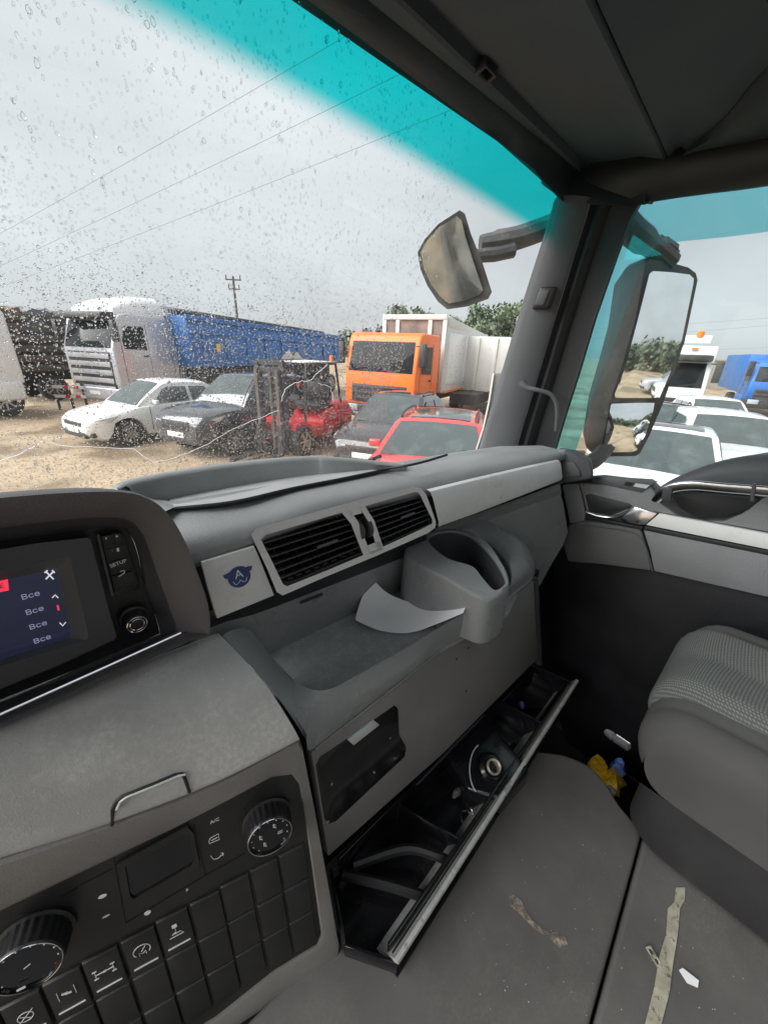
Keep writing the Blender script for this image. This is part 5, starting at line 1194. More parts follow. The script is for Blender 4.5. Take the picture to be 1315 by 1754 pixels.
def car(name, label, cat, loc, rz, paint, L=4.4, W=1.75, H=1.46, kind='sedan', group='cars parked in the yard', roofmat=None, rails=False, rim=None, fs=.86):
    t_ = empty(name, loc, rz, label, cat, group)
    suv = kind == 'suv'; hb = .92 if not suv else 1.06; clear = .20 if not suv else .26; wr = .315 if not suv else .37
    hx = L/2
    wx = (hx-.82, -hx+.86)
    # side profile: s = distance from nose
    belt = [(0, .56 if not suv else .74), (.05, .66 if not suv else .86), (.22, .76 if not suv else .97), (.6, .84 if not suv else 1.03), (1.25, hb), (L-.95, hb+.06), (L-.3, hb+.07), (L-.06, hb+.02), (L, hb-.06)]
    s1, s2, s3, s4 = (1.12, 1.92, 3.05, L-.62) if not suv else (1.25, 1.95, L-.95, L-.12)
    wid = [(0, .70), (.10, .84), (.35, .94), (.9, 1.0), (L-.8, 1.0), (L-.25, .93), (L-.05, .84), (L, .76)]
    def arch(x, z):
        for q in wx:
            dx = abs(x-q); ra = wr+.055
            if dx < ra: z = max(z, wr+math.sqrt(ra*ra-dx*dx))
        return z
    ss = sorted(set([0, .03, .07, .14, .22]+[i*.09 for i in range(3, int(L/.09))]+[L-.15, L-.06, L-.02, L]))
    rings = []
    for s in ss:
        x = hx-s; h = lerp1(s, belt); w_ = W/2*lerp1(s, wid)
        nose = max(0, 1-s/.25)*.16+max(0, 1-(L-s)/.2)*.12
        z0 = arch(x, clear+nose); zc = min(z0+.03, h-.06); zm = max(z0+.02, min(.62 if not suv else .72, h-.05))
        half = [(w_*.84, z0), (w_*.965, max(z0+.005, min(zc+.03, zm-.01))), (w_, zm), (w_*.985, zm+(h-zm)*.6), (w_*.94, h-.015), (w_*.86, h+.012), (w_*.5, h+.035), (0, h+.042)]
        pts = [V(x, y, z) for y, z in half]+[V(x, -y, z) for y, z in half[-2::-1]]
        rings.append(pts)
    m = MB(); m.rings(rings, True, True); m.build('body', paint, t_, world=False, smooth=35)
    # cabin
    wb, wt = W/2*.90, W/2*.70
    def topz(s):
        zb = lerp1(s, belt)
        if s < s2: k = (s-s1)/(s2-s1); return zb+(H-.03-zb)*(k**.86)
        if s <= s3: k = (s-s2)/(s3-s2); return H-.03+.035*math.sin(math.pi*min(1, k*1.0+.12))
        k = (s-s3)/(s4-s3); return H-.03+(zb+.02-(H-.03))*(k**(1.3 if not suv else 2.0))
    rings = []; sN = [s1+(s4-s1)*i/34 for i in range(35)]
    for s in sN:
        x = hx-s; zb = lerp1(s, belt)-.02; zt = max(topz(s), zb+.03); kk = (zt-zb)/(H-zb); wtt = wb+(wt-wb)*kk
        half = [(wb, zb), (wb+(wtt-wb)*.55, zb+(zt-zb)*.5), (wtt+.012, zt-.045*kk), (wtt-.05, zt-.005), (wtt*.5, zt+.018*kk), (0, zt+.024*kk)]
        rings.append([V(x, y, z) for y, z in half]+[V(x, -y, z) for y, z in half[-2::-1]])
    m = MB(); m.rings(rings, True, True); m.build('cabin', paint, t_, world=False, smooth=40)
    def cab_pt(s, v, off=.008):           # v -1..1 across the top sheet
        zb = lerp1(s, belt)-.02; zt = max(topz(s), zb+.03); kk = (zt-zb)/(H-zb); wtt = wb+(wt-wb)*kk-.05
        return V(hx-s, v*wtt*1.0, zt+.022*kk*(1-abs(v)**2)+off)
    def pane(name, sa, sb, va, vb, mat, off=.010, nn=8):
        m = MB()
        def f(a, b):
            s = sa+(sb-sa)*a; v = (2*b-1)*(va+(vb-va)*a); p = cab_pt(s, v, off); return p
        m.grid(f, nn, nn); return m.build(name, mat, t_, world=False, smooth=80)
    pane('windscreen', s1+.02, s2-.05, .98, .93, M_carglass, .014)
    if kind != 'van': pane('rear_window', s3+.10, s4-.10, .9, .92, M_carglass, .012)
    if roofmat: pane('roof_panel', s2+.10, s3-.1, .80, .80, roofmat, .010)
    def side_pt(s, v, sg, off=.012):      # v 0 belt .. 1 roof edge
        zb = lerp1(s, belt)-.02; kk = min(v, 1); z = zb+.03+(H-.10-zb-.03)*v; q = (z-zb)/(H-zb); y = wb+(wt-wb)*q+.010
        return V(hx-s, sg*(y+off), z)
    sm = (s1+s4)/2+.12; rearS = s4-.38 if not suv else s4-.18
    for sg in (1, -1):
        for q in ([(s1+.42, .06), (sm-.05, .03), (sm-.05, .90), (s2+.10, .93), (s2-.05, .80)], [(sm+.05, .03), (rearS-.06, .08), (rearS-.20, .45), (s3+.02, .84), (sm+.05, .90)]):
            m = MB(); m.prism([side_pt(s, v, sg, .004) for s, v in q], (0, sg*.010, 0)); m.build('side_window', M_carglass, t_, world=False)
        for s in (s1+.26, sm, rearS+.02):
            m = MB(); z0, z1 = clear+.13, hb-.02; m.box((hx-s-.004, sg*(W/2-.02), z0), (hx-s+.004, sg*(W/2+.001), z1)); m.build('door_gap', M_dk, t_, world=False)
        for s in (sm-.22, rearS-.16):
            m = MB(); m.box((hx-s-.08, sg*(W/2*.985)-.01, hb-.12), (hx-s+.08, sg*(W/2*.985)+.022, hb-.09)); m.build('handle', paint, t_, world=False, bevel=.008)
        p = side_pt(s1+.45, .10, sg); m = MB(); m.obox(p+V(.02, sg*.10, .03), V(.05, 0, 0), V(0, .09, 0), V(0, 0, .055)); m.build('wing_mirror', paint, t_, world=False, bevel=.03, seg=3)
        # headlamp and tail lamp wrapped on the corner
        m = MB(); hz = .60 if not suv else .80; wq = W/2
        pts = [V(hx-.02, sg*wq*.42, hz), V(hx-.05, sg*wq*.70, hz+.01), V(hx-.30, sg*wq*.93, hz+.11), V(hx-.62, sg*wq*.975, hz+.16), V(hx-.45, sg*wq*.965, hz+.045), V(hx-.12, sg*wq*.80, hz-.05), V(hx-.02, sg*wq*.45, hz-.045)]
        m.prism([p+V(.018, sg*.018, .012) for p in pts], (-.08, -sg*.06, -.02)); m.build('headlamp', M_lamp, t_, world=False, bevel=.008)
        m = MB(); m.obox(V(-hx+.06, sg*W/2*.78, hb-.10), V(.09, 0, 0), V(0, .12, 0), V(0, 0, .06)); m.build('tail_lamp', M_redlens, t_, world=False, bevel=.02)
        m = MB(); m.obox(V(hx-.10, sg*W/2*.72, .36 if not suv else .44), V(.05, -sg*.012, 0), V(.01, .10, 0), V(0, 0, .055)); m.build('fog_lamp_bezel', M_dk, t_, world=False, bevel=.02)
        if rails:
            m = MB(); m.tube([V(hx-s, sg*(wt-.05), topz(s)+.05+(0 if .05 < k_ < .95 else -.04)) for k_, s in [(k/8, s2+.1+(s3-s2-.1)*k/8) for k in range(9)]], .018, 6); m.build('roof_rail', M_dk, t_, world=False)
    for x in wx:
        for sg in (1, -1): wheel(t_, x, sg*(W/2-.105), wr, .20, rim or M_rim, sg)
    m = MB(); gz = .58 if not suv else .74
    m.obox(V(hx-.004, 0, gz), V(.02, 0, 0), V(0, W*.24, 0), V(0, 0, .05 if not suv else .10)); m.build('grille', M_dk, t_, world=False, bevel=.02)
    m = MB(); m.obox(V(hx-.03, 0, .34 if not suv else .42), V(.05, 0, 0), V(0, W*.30, 0), V(0, 0, .07)); m.build('lower_intake', M_dk, t_, world=False, bevel=.02)
    m = MB(); m.obox(V(hx+.02, 0, .44 if not suv else .54), V(.012, 0, 0), V(0, .26, 0), V(0, 0, .056)); m.build('number_plate', M_white, t_, world=False, bevel=.004)
    m = MB(); m.box((-hx+.3, -W/2+.12, clear+.02), (hx-.35, W/2-.12, .55)); m.build('underbody', M_dk, t_, world=False)
    return t_
H0 = R(200)
# ---- truck cab builder, local x forward from the cab's front face
def truck(name, label, loc, rz, paint, z0=.65, zb=1.75, zt=2.72, zr=2.9, Lc=2.0, rake=.28, W=2.5, low=None, group='trucks parked in the yard', slats=4, grille=(.8, 1.42), slatmat=None, gw=.80, visor=False, fairing=None, beacon=False, bump=None, axles=(-1.35,), wheels_r=.5, deflector=False, lipmat=None, cat='truck'):
    t_ = empty(name, loc, rz, label, cat, group)
    hw = W/2; low = low or paint
    m = MB(); prof = [(0, z0), (.05, z0+.25), (.03, zb), (-rake, zt), (-rake-.10, zr-.05), (-rake-.30, zr), (-Lc+.1, zr), (-Lc, zr-.1), (-Lc, z0)]
    m.prism([V(x, -hw, z) for x, z in prof], (0, W, 0)); m.build('cab', paint, t_, world=False, bevel=.07, seg=3, smooth=40)
    def fp(y, z, off):   # point on the raked windscreen face
        k = (z-zb)/(zt-zb); return V(.03+(-rake-.03)*k+off, y, z)
    m = MB(); a, b = hw*.90, hw*.86
    m.prism([fp(-a, zb+.03, .004), fp(a, zb+.03, .004), fp(b, zt-.05, .004), fp(-b, zt-.05, .004)], (.016, 0, .004)); ws_ = m.build('windscreen', M_truckglass, t_, world=False, bevel=.006)
    for s in (-.45, .35):
        m = MB(); m.tube([fp(s*hw, zb+.04, .03), fp(s*hw+.45, zb+.16, .03)], .012, 5); m.build('wiper', M_dk, ws_, world=False)
    g0, g1 = grille
    m = MB(); m.obox(V(.045, 0, (g0+g1)/2), V(.02, 0, 0), V(0, hw*gw, 0), V(0, 0, (g1-g0)/2)); gr = m.build('grille', M_dk, t_, world=False, bevel=.015)
    for k in range(slats):
        z = g0+(g1-g0)*(k+.5)/slats; m = MB(); m.obox(V(.072, 0, z), V(.014, 0, 0), V(0, hw*gw*.96, 0), V(0, 0, (g1-g0)/slats*.30)); m.build('slat', slatmat or M_dk, gr, world=False, bevel=.01)
    m = MB(); m.obox(V(-.10, 0, z0-.14), V(.22, 0, 0), V(0, hw, 0), V(0, 0, .20)); bp = m.build('bumper', bump or M_dk, t_, world=False, bevel=.05, seg=3)
    m = MB(); m.obox(V(.128, 0, z0-.12), V(.008, 0, 0), V(0, .26, 0), V(0, 0, .056)); m.build('number_plate', M_white, bp, world=False)
    for s in (-1, 1):
        m = MB(); m.obox(V(.105, s*hw*.74, z0-.06), V(.03, 0, 0), V(0, .20, 0), V(0, 0, .10)); m.build('headlamp', M_lamp, bp, world=False, bevel=.02)
        y = s*(hw+.003); xd0, xd1 = -.28, -1.28
        m = MB()
        for q in ((xd0, z0+.05, xd0, zt-.2), (xd1, z0-.0, xd1, zt-.1)): m.box((q[0]-.006, y-.004, q[1]), (q[2]+.006, y+.004, q[3]))
        m.build('door_gap', M_dk, t_, world=False)
        m = MB(); m.prism([V(xd0-.10, y, zb+.02), V(xd0-.06, y, zb+.30), V(xd0-.22, y, zt-.18), V(xd1+.08, y, zt-.16), V(xd1+.08, y, zb-.02)], (0, s*.012, 0)); m.build('side_window', M_truckglass, t_, world=False)
        m = MB(); m.box((xd1+.06, y-.01, zb-.24), (xd1+.24, y+.03, zb-.18)); m.build('handle', M_dk, t_, world=False, bevel=.008)
        m = MB(); m.obox(V(-.02, s*(hw+.16), zb+.55), V(.06, 0, 0), V(0, .10, 0), V(0, 0, .32)); m.obox(V(-.06, s*(hw+.03), zb+.80), V(.02, 0, 0), V(0, .12, 0), V(0, 0, .02)); m.build('wing_mirror', M_dk, t_, world=False, bevel=.02)
        m = MB(); m.obox(V(axles[0]+.05, s*(hw-.10), wheels_r+.28), V(.62, 0, 0), V(0, .16, 0), V(0, 0, .30)); m.build('wheel_arch', low, t_, world=False, bevel=.10, seg=3)
        for ax_ in axles: wheel(t_, ax_, s*(hw-.20), wheels_r, .30, M_rim, s, spokes=8)
        m = MB(); m.obox(V(-.45, s*(hw-.12), .58), V(.28, 0, 0), V(0, .12, 0), V(0, 0, .05)); m.build('step', M_dk, t_, world=False)
    if visor:
        m = MB(); m.prism([V(-rake+.02, -hw*.92, zt+.0), V(.16, -hw*.90, zt+.02), V(.14, -hw*.90, zt+.20), V(-rake-.05, -hw*.92, zt+.22)], (0, hw*1.84, 0)); m.build('sun_visor', M_dk, t_, world=False, bevel=.03)
    if fairing:
        h, mat = fairing
        m = MB(); rs = []
        for k in range(9):
            a = k/8; x = -rake-.12-(Lc-rake-.2)*a; hh = h*math.sin(min(1, .25+a*.9)*math.pi/2); ww = hw*(.84+.08*a)
            rs.append([V(x, -ww, zr-.04), V(x, -ww*.97, zr+hh*.6), V(x, -ww*.80, zr+hh*.95), V(x, 0, zr+hh*1.03), V(x, ww*.80, zr+hh*.95), V(x, ww*.97, zr+hh*.6), V(x, ww, zr-.04)])
        m.rings(rs, True, True); m.build('roof_fairing', mat, t_, world=False, smooth=50)
    if deflector:
        for s in (-1, 1):
            m = MB(); rs = []
            for k in range(8):
                a = k/7; z = z0+.2+(zr+.35-z0-.2)*a; bow = .16*math.sin(a*math.pi)
                rs.append([V(-Lc+.02, s*hw*.99, z), V(-Lc-.40-bow, s*hw*1.0, z), V(-Lc-.40-bow, s*hw*.95, z), V(-Lc+.02, s*hw*.95, z)])
            m.rings(rs, True, True); m.build('side_deflector', paint, t_, world=False, smooth=40)
            for q in (.10, .22, .34):
                m = MB(); m.tube([V(-Lc-q-.16*math.sin(k/7*math.pi)*.9, s*hw*1.005, z0+.2+(zr+.30-z0-.2)*k/7) for k in range(8)], .022, 5); m.build('deflector_stripe', M_dk, t_, world=False)
    if beacon:
        m = MB(); m.obox(V(-rake-.35, 0, zr+.19), V(.10, 0, 0), V(0, hw*.80, 0), V(0, 0, .12)); bb = m.build('roof_bar', paint, t_, world=False, bevel=.04, seg=3)
        for s in (-1, 1):
            m = MB(); m.lathe(V(-rake-.30, s*hw*.52, zr+.27), V(0, 0, 1), [(0, .11), (.14, .105), (.17, .08), (.17, .001)], 14); m.build('beacon', M_amber, bb, world=False)
            m = MB(); m.obox(V(-rake-.02, s*hw*.5, zr-.10), V(.03, 0, 0), V(0, .09, 0), V(0, 0, .03)); m.build('marker_lamp', M_amber, t_, world=False)
    m = MB(); m.box((-6.2 if len(axles) > 1 else -Lc-.3, -.45, .62), (-.3, .45, .95)); m.build('chassis', M_dk, t_, world=False)
    return t_

# ---- left: dark trailer with a scrap load, white cab beside it, silver tractor, blue tipper
L0 = anchor(-60, 19.0, 0, 0, 0)
ft = empty('flatbed_trailer', anchor(122, 19.6, 0, -1.25, H0), H0, 'dark flatbed trailer with red and white warning boards, far left behind the sand', 'trailer')
m = MB(); m.box((-9, -1.25, 1.15), (0, 1.25, 1.38)); m.build('bed', M_mud, ft, world=False, bevel=.02)
ft.location = anchor(6, 20.5, 0, 1.25, H0); ft.rotation_euler.z = H0
m = MB(); m.box((-.06, -1.25, 1.38), (0, 1.25, 3.4)); m.build('front_board', M_mud, ft, world=False, bevel=.02)
for k in range(7):
    for s in (-1, 1):
        m = MB(); m.box((-.9-1.3*k, s*1.22-.04, 1.38), (-.8-1.3*k, s*1.22+.04, 3.25)); m.build('stake', M_dk, ft, world=False)
for k in range(5):
    m = MB(); m.box((-9, 1.25, 1.5+.36*k), (0, 1.29, 1.74+.36*k)); m.build('side_board', M_mud, ft, world=False, bevel=.01)
    m = MB(); m.box((-9, -1.29, 1.5+.36*k), (0, -1.25, 1.74+.36*k)); m.build('side_board', M_mud, ft, world=False, bevel=.01)
for x in (-5.8, -7.1, -8.3):
    for s in (-1, 1): wheel(ft, x, s*1.02, .5, .3, M_rim, s)
for s in (-1, 1): wheel(ft, -1.3, s*1.02, .5, .3, M_rim, s)
m = MB(); m.box((-9, -.5, .75), (0, .5, 1.15)); m.build('chassis', M_dk, ft, world=False)
rnd = random.Random(4)
M_junk = [pbr('rusty_scrap', (.17, .085, .05), .8, var=.4, vscale=3), pbr('grey_scrap', (.16, .17, .18), .6, var=.4, vscale=3), pbr('dark_scrap', (.04, .042, .045), .7, var=.3, vscale=3)]
cH = math.cos(H0); sH = math.sin(H0)
scl = ['rust brown', 'grey', 'dark']
for k in range(9):
    lx, ly, lz = -.7-.95*k, rnd.uniform(-.3, .3), 1.40
    j = k % 3
    o_ = empty('scrap_bale', ft.location+V(lx*cH-ly*sH, lx*sH+ly*cH, lz), H0+rnd.uniform(-.2, .2), 'pressed scrap bale stacked in the dark trailer behind its side boards', 'scrap bale', 'scrap bales on the dark trailer')
    bm = bmesh.new(); bmesh.ops.create_cube(bm, size=1); bmesh.ops.subdivide_edges(bm, edges=bm.edges, cuts=4, use_grid_fill=True)
    for v in bm.verts: v.co = Vector((v.co.x*.9, v.co.y*1.9, (v.co.z+.5)*rnd.uniform(1.9, 2.05))) + V(rnd.uniform(-.07, .07), rnd.uniform(-.07, .07), rnd.uniform(-.09, .09) if v.co.z > -.4 else 0)
    mb_ = MB(); mb_.bm.free(); mb_.bm = bm; mb_.build('bale_body', M_junk[j], o_, world=False, smooth=10)
# red and white boards
wb_ = empty('warning_boards', at(98, 690, d=18.2)*1, 0, 'pair of red and white striped warning boards in front of the dark trailer', 'warning boards')
wb_.location.z = 0; pL, pR = gpos(72, 18.2), gpos(128, 17.6); du = (pR-pL)
for z in (.70, 1.02):
    for k in range(6):
        a, b = pL+du*(k/6), pL+du*((k+1)/6-.004); m = MB(); n_ = V(-du.y, du.x, 0).normalized()*.02
        m.hexa([a-n_+V(0, 0, z), b-n_+V(0, 0, z), b+n_+V(0, 0, z), a+n_+V(0, 0, z)], [a-n_+V(0, 0, z+.10), b-n_+V(0, 0, z+.10), b+n_+V(0, 0, z+.10), a+n_+V(0, 0, z+.10)])
        m.build('stripe_panel', M_redlens if k in (2, 4) else M_body, wb_)
for k in (.05, .5, .95):
    p = pL+du*k+V(.0, .05, 0); m = MB(); m.box((p.x-.04, p.y, 0), (p.x+.04, p.y+.05, 1.2)); m.build('post', M_dk, wb_)
truck('white_lorry', 'white lorry cab cut off by the left edge of the windscreen view', anchor(28, 17.5, -2.0, 1.25, R(200)), R(200), M_wpaint2, z0=1.0, zb=2.0, zt=2.9, zr=3.15, slats=3)
truck('tractor_unit', 'silver-white tractor unit with slatted grille and white roof fairing beside the blue tipper', anchor(196, 16.2, 0, 1.25, R(206)), R(206), M_spaint, z0=.80, zb=2.12, zt=3.02, zr=3.22, Lc=2.3, rake=.30, slats=5, grille=(.72, 2.02), slatmat=M_spaint, gw=.84, visor=True, fairing=(.62, M_wpaint2), deflector=True, bump=M_spaint, axles=(-1.4, -4.6))
# blue tipper body on its own chassis
bt2 = empty('blue_tipper', anchor(331, 17.0, 0, 1.25, R(199)), R(199), 'long blue tipper trailer behind the parked cars', 'tipper')
m = MB(); m.prism([V(0, -1.25, 1.55), V(.15, -1.25, 3.30), V(-9.6, -1.25, 3.02), V(-9.9, -1.25, 1.60)], (0, 2.5, 0)); body = m.build('tipper_body', M_blue, bt2, world=False, bevel=.04)
for k in range(9):
    x = -.5-1.08*k; m = MB(); m.box((x-.06, 1.25, 1.62), (x+.06, 1.31, 2.72-.02*k)); m.build('rib', M_blue, body, world=False, bevel=.015)
m = MB(); m.prism([V(.16, 1.25, 3.18), V(.16, 1.25, 3.34), V(-9.65, 1.25, 3.06), V(-9.65, 1.25, 2.90)], (0, .10, 0)); m.build('top_rail', M_blue, body, world=False, bevel=.02)
m = MB(); m.prism([V(.10, 1.25, 2.74), V(.10, 1.25, 2.84), V(-9.75, 1.25, 2.60), V(-9.75, 1.25, 2.50)], (0, .08, 0)); m.build('mid_rail', M_blue, body, world=False, bevel=.02)
m = MB(); m.tube([V(.0, 0, 3.5), V(-9.7, 0, 3.16)], .12, 8); m.build('rolled_sheet', M_dk, bt2, world=False)
m = MB()
for a in ([(-4.6, 1.85), (-5.2, 2.28), (-5.6, 1.85)], [(-5.3, 1.85), (-5.75, 2.18), (-6.2, 1.85)]): m.prism([V(x, 1.316, z) for x, z in a], (0, .006, 0))
m.box((-6.4, 1.316, 1.72), (-4.4, 1.322, 1.80)); m.build('side_emblem', M_body, body, world=False)
m = MB(); m.box((-1.2, 1.316, 2.1), (-1.0, 1.325, 2.4)); m.build('marker_plate', M_yellow, body, world=False)
m = MB(); m.box((-9.6, -.5, .85), (-.4, .5, 1.5)); m.build('chassis', M_dk, bt2, world=False)
for x in (-6.2, -7.5, -8.8, -1.2):
    for s in (-1, 1): wheel(bt2, x, s*1.02, .52, .34, M_rim, s)
m = MB(); m.box((-5.2, 1.0, .55), (-2.2, 1.22, 1.4)); m.build('side_guard', M_dk, bt2, world=False, bevel=.03)
# orange refuse lorry
ot = truck('refuse_lorry', 'bright orange lorry cab with a white refuse body behind it', anchor(592, 13.3, 0, -1.25, H0), H0, M_orange, z0=.72, zb=1.76, zt=2.72, zr=2.93, Lc=1.95, rake=.22, slats=3, grille=(.86, 1.40), gw=.78, axles=(-1.3, -5.2))
m = MB(); m.box((-8.4, -1.24, 1.05), (-2.55, 1.24, 3.25)); rb = m.build('refuse_body', M_body, ot, world=False, bevel=.05)
m = MB(); m.prism([V(-2.6, -1.25, 3.2), V(-2.6, -1.25, 3.55), V(-3.5, -1.25, 3.5), V(-8.3, -1.25, 3.22)], (0, 2.5, 0)); m.build('top_hopper', M_body, rb, world=False, bevel=.04)
for y in (-1.15, -.62, .62, 1.15):
    m = MB(); m.box((-2.55, y-.07, 1.1), (-2.44, y+.07, 3.6)); m.build('front_post', M_body, rb, world=False, bevel=.01)
m = MB(); m.box((-2.55, -1.2, 3.44), (-2.42, 1.2, 3.60)); m.build('front_beam', M_body, rb, world=False, bevel=.01)
m = MB(); m.box((-2.548, -1.1, 1.3), (-2.50, 1.1, 3.42)); m.build('bulkhead', pbr('rusty_bulkhead', (.20, .16, .13), .7, var=.4, vscale=3), rb, world=False)
for x0, x1 in ((-4.6, -2.75), (-6.5, -4.8), (-8.3, -6.7)):
    for s in (-1, 1):
        m = MB(); m.obox(V((x0+x1)/2, s*1.245, 2.2), V((x1-x0)/2, 0, 0), V(0, .03, 0), V(0, 0, .86)); m.build('side_panel', M_wpaint2, rb, world=False, bevel=.03)
for s in (-1, 1):
    m = MB(); m.box((-8.4, s*1.25-.02, 1.05), (-2.6, s*1.25+.03, 1.13)); m.build('sill_rail', M_amber, rb, world=False)
# second white body beyond it
wt = empty('white_tipper', anchor(872, 16.5, 0, 1.2, H0), H0, 'white ribbed lorry body standing behind the refuse lorry by the pillar', 'lorry body')
m = MB(); m.box((-6, -1.2, 1.0), (0, 1.2, 3.05)); wbd = m.build('box_body', M_body, wt, world=False, bevel=.04)
for k in range(6):
    m = MB(); m.box((-.5-1.05*k, 1.2, 1.05), (-.35-1.05*k, 1.28, 3.0)); m.build('rib', M_body, wbd, world=False, bevel=.01)
for k in range(3):
    m = MB(); m.box((0, -.8+.7*k, 1.05), (.07, -.65+.7*k, 3.0)); m.build('rib', M_body, wbd, world=False, bevel=.01)
m = MB(); m.box((-6, -.5, .6), (1.5, .5, 1.0)); m.build('chassis', M_dk, wt, world=False)
for x in (-1.0, -4.6):
    for s in (-1, 1): wheel(wt, x, s*1.0, .5, .3, M_rim, s)
# right-hand side: white lorry with beacon, blue lorries beyond
truck('white_beacon_lorry', 'white lorry with an orange roof beacon seen past the side mirror', anchor(1228, 17.0, 0, 1.2, R(192)), R(192), M_wpaint2, z0=.85, zb=1.60, zt=2.45, zr=2.95, rake=.25, slats=4, grille=(.72, 1.28), gw=.70, visor=True, beacon=True, bump=M_wpaint2, axles=(-1.3, -4.8))
bl2 = truck('blue_lorry', 'blue lorry at the far right behind the white cars', anchor(1306, 25.0, 0, -1.25, R(196)), R(196), M_blue, z0=.9, zb=1.7, zt=2.4, zr=2.62, slats=3, grille=(.9, 1.4), axles=(-1.3, -4.2))
m = MB(); m.box((-8, -1.2, 1.1), (-2.2, 1.2, 2.9)); m.build('load_body', M_blue, bl2, world=False, bevel=.05)
bl3 = empty('blue_container', anchor(1420, 22.0, 0, -1.2, R(196)), R(196), 'blue container body at the right edge of the side window', 'container')
m = MB(); m.box((-5.8, -1.2, .5), (0, 1.2, 2.75)); cb_ = m.build('container_body', M_blue, bl3, world=False, bevel=.03)
for k in range(8):
    m = MB(); m.box((0, -1.15+.30*k, .6), (.04, -1.0+.30*k, 2.65)); m.build('corrugation', M_blue, cb_, world=False, bevel=.01)

# ---- parked cars
car('white_sedan', 'white sedan with front wheel and open sand before it, left of the dark cars', 'car', anchor(190, 11.2, 1.38, .78, R(196)), R(196), M_wpaint, L=4.4, W=1.74, H=1.47)
car('dark_suv', 'dark grey off-roader between the white sedan and the forklift', 'car', anchor(384, 9.5, 1.40, .84, R(201)), R(201), M_dpaint, L=4.5, W=1.84, H=1.72, kind='suv', rails=True)
car('black_suv', 'black car between the forklift and the red car', 'car', anchor(628, 7.6, 2.2, .0, R(206)), R(206), M_bpaint, L=4.5, W=1.80, H=1.48, rails=True)
car('red_hatchback', 'red car with a dark glass roof, nearest beneath the windscreen', 'car', anchor(668, 5.2, 1.0, -.62, R(214)), R(214), M_rpaint, L=4.4, W=1.80, H=1.50, kind='suv', roofmat=M_carglass, rails=True)
car('white_crossover', 'white car with a black roof panel close below the side window', 'car', anchor(1188, 7.0, .75, 0, R(191)), R(191), M_wpaint, L=4.3, W=1.80, H=1.46, roofmat=M_dpaint)
car('grey_hatchback', 'grey car behind the white car with the black roof panel', 'car', anchor(1160, 10.9, .6, 0, R(192)), R(192), M_dpaint, L=4.3, W=1.76, H=1.50, rails=True)
car('white_hatchback', 'white car at the right edge of the side window', 'car', anchor(1318, 9.4, .8, 0, R(200)), R(200), M_wpaint, L=4.2, W=1.74, H=1.55, kind='suv')
car('small_white_car', 'small white car half hidden between grey car and right edge', 'car', anchor(1290, 13.5, 1.2, 0, R(205)), R(205), M_wpaint, L=4.0, W=1.7, H=1.52)

# ---- forklift
fk = empty('forklift', anchor(512, 9.2, .72, .55, R(203)), R(203), 'red and black forklift with mast and overhead guard among the parked cars', 'forklift')
m = MB(); m.prism([V(x, -.52, z) for x, z in ((.95, .35), (.95, .78), (.55, .86), (.2, .62), (-.2, .62), (-.45, .95), (-1.35, 1.0), (-1.55, .85), (-1.55, .35))], (0, 1.04, 0)); m.build('chassis', M_forkred, fk, world=False, bevel=.05, seg=3)
m = MB(); m.prism([V(x, -.56, z) for x, z in ((-1.0, .30), (-.85, 1.05), (-1.45, 1.12), (-1.72, .8), (-1.68, .30))], (0, 1.12, 0)); m.build('counterweight', M_forkred, fk, world=False, bevel=.08, seg=3)
m = MB(); m.box((-.75, -.42, .95), (-.15, .42, 1.12)); m.box((-.85, -.40, 1.1), (-.68, .40, 1.6)); m.build('operator_seat', M_dk, fk, world=False, bevel=.04)
for s in (-1, 1):
    m = MB(); m.tube([V(.50, s*.48, .8), V(.36, s*.46, 2.06), V(-.95, s*.46, 2.06), V(-1.15, s*.50, 1.0)], .035, 8); m.build('guard_post', M_dk, fk, world=False)
    m = MB(); m.box((.98, s*.34-.05, .12), (1.12, s*.34+.05, 2.12)); m.build('mast_rail', M_dk, fk, world=False)
    m = MB(); m.box((1.14, s*.28-.04, .12), (1.22, s*.28+.04, 1.95)); m.build('inner_rail', M_mud, fk, world=False)
    m = MB(); m.box((1.24, s*.30-.06, .08), (2.2, s*.30+.06, .13)); m.box((1.22, s*.30-.06, .08), (1.27, s*.30+.06, .75)); m.build('fork', M_dk, fk, world=False)
    wheel(fk, .72, s*.50, .36, .26, M_rimbeige, s, spokes=6); wheel(fk, -1.15, s*.46, .30, .22, M_rimbeige, s, spokes=6)
for k in range(9):
    m = MB(); x = .32-.15*k; m.box((x-.02, -.46, 2.05), (x+.02, .46, 2.09)); m.build('guard_bar', M_dk, fk, world=False)
m = MB(); m.box((-.97, -.48, 2.09), (.40, .48, 2.11)); m.build('roof_sheet', M_body, fk, world=False)
for z in (.55, 1.2, 1.95, 2.1):
    m = MB(); m.box((1.0, -.36, z-.05), (1.10, .36, z+.05)); m.build('mast_cross', M_dk, fk, world=False)
m = MB(); m.tube([V(1.06, 0, .2), V(1.06, 0, 1.9)], .05, 8); m.build('lift_cylinder', M_mud, fk, world=False)
m = MB(); m.lathe(V(-.85, .40, 2.11), V(0, 0, 1), [(0, .05), (.13, .045), (.15, .001)], 12); m.build('beacon', M_amber, fk, world=False)
m = MB(); m.lathe(V(.42, .30, 1.62), V(1, 0, 0), [(0, .05), (.05, .05)], 12); m.build('work_lamp', M_redlens, fk, world=False)
m = MB(); m.obox(V(.42, 0, 1.15), V(.05, 0, .1), V(0, .16, 0), V(0, 0, .02)); m.lathe(V(.30, 0, 1.25), V(.5, 0, 1), [(0, .17), (.02, .17)], 16); m.build('steering', M_dk, fk, world=False)

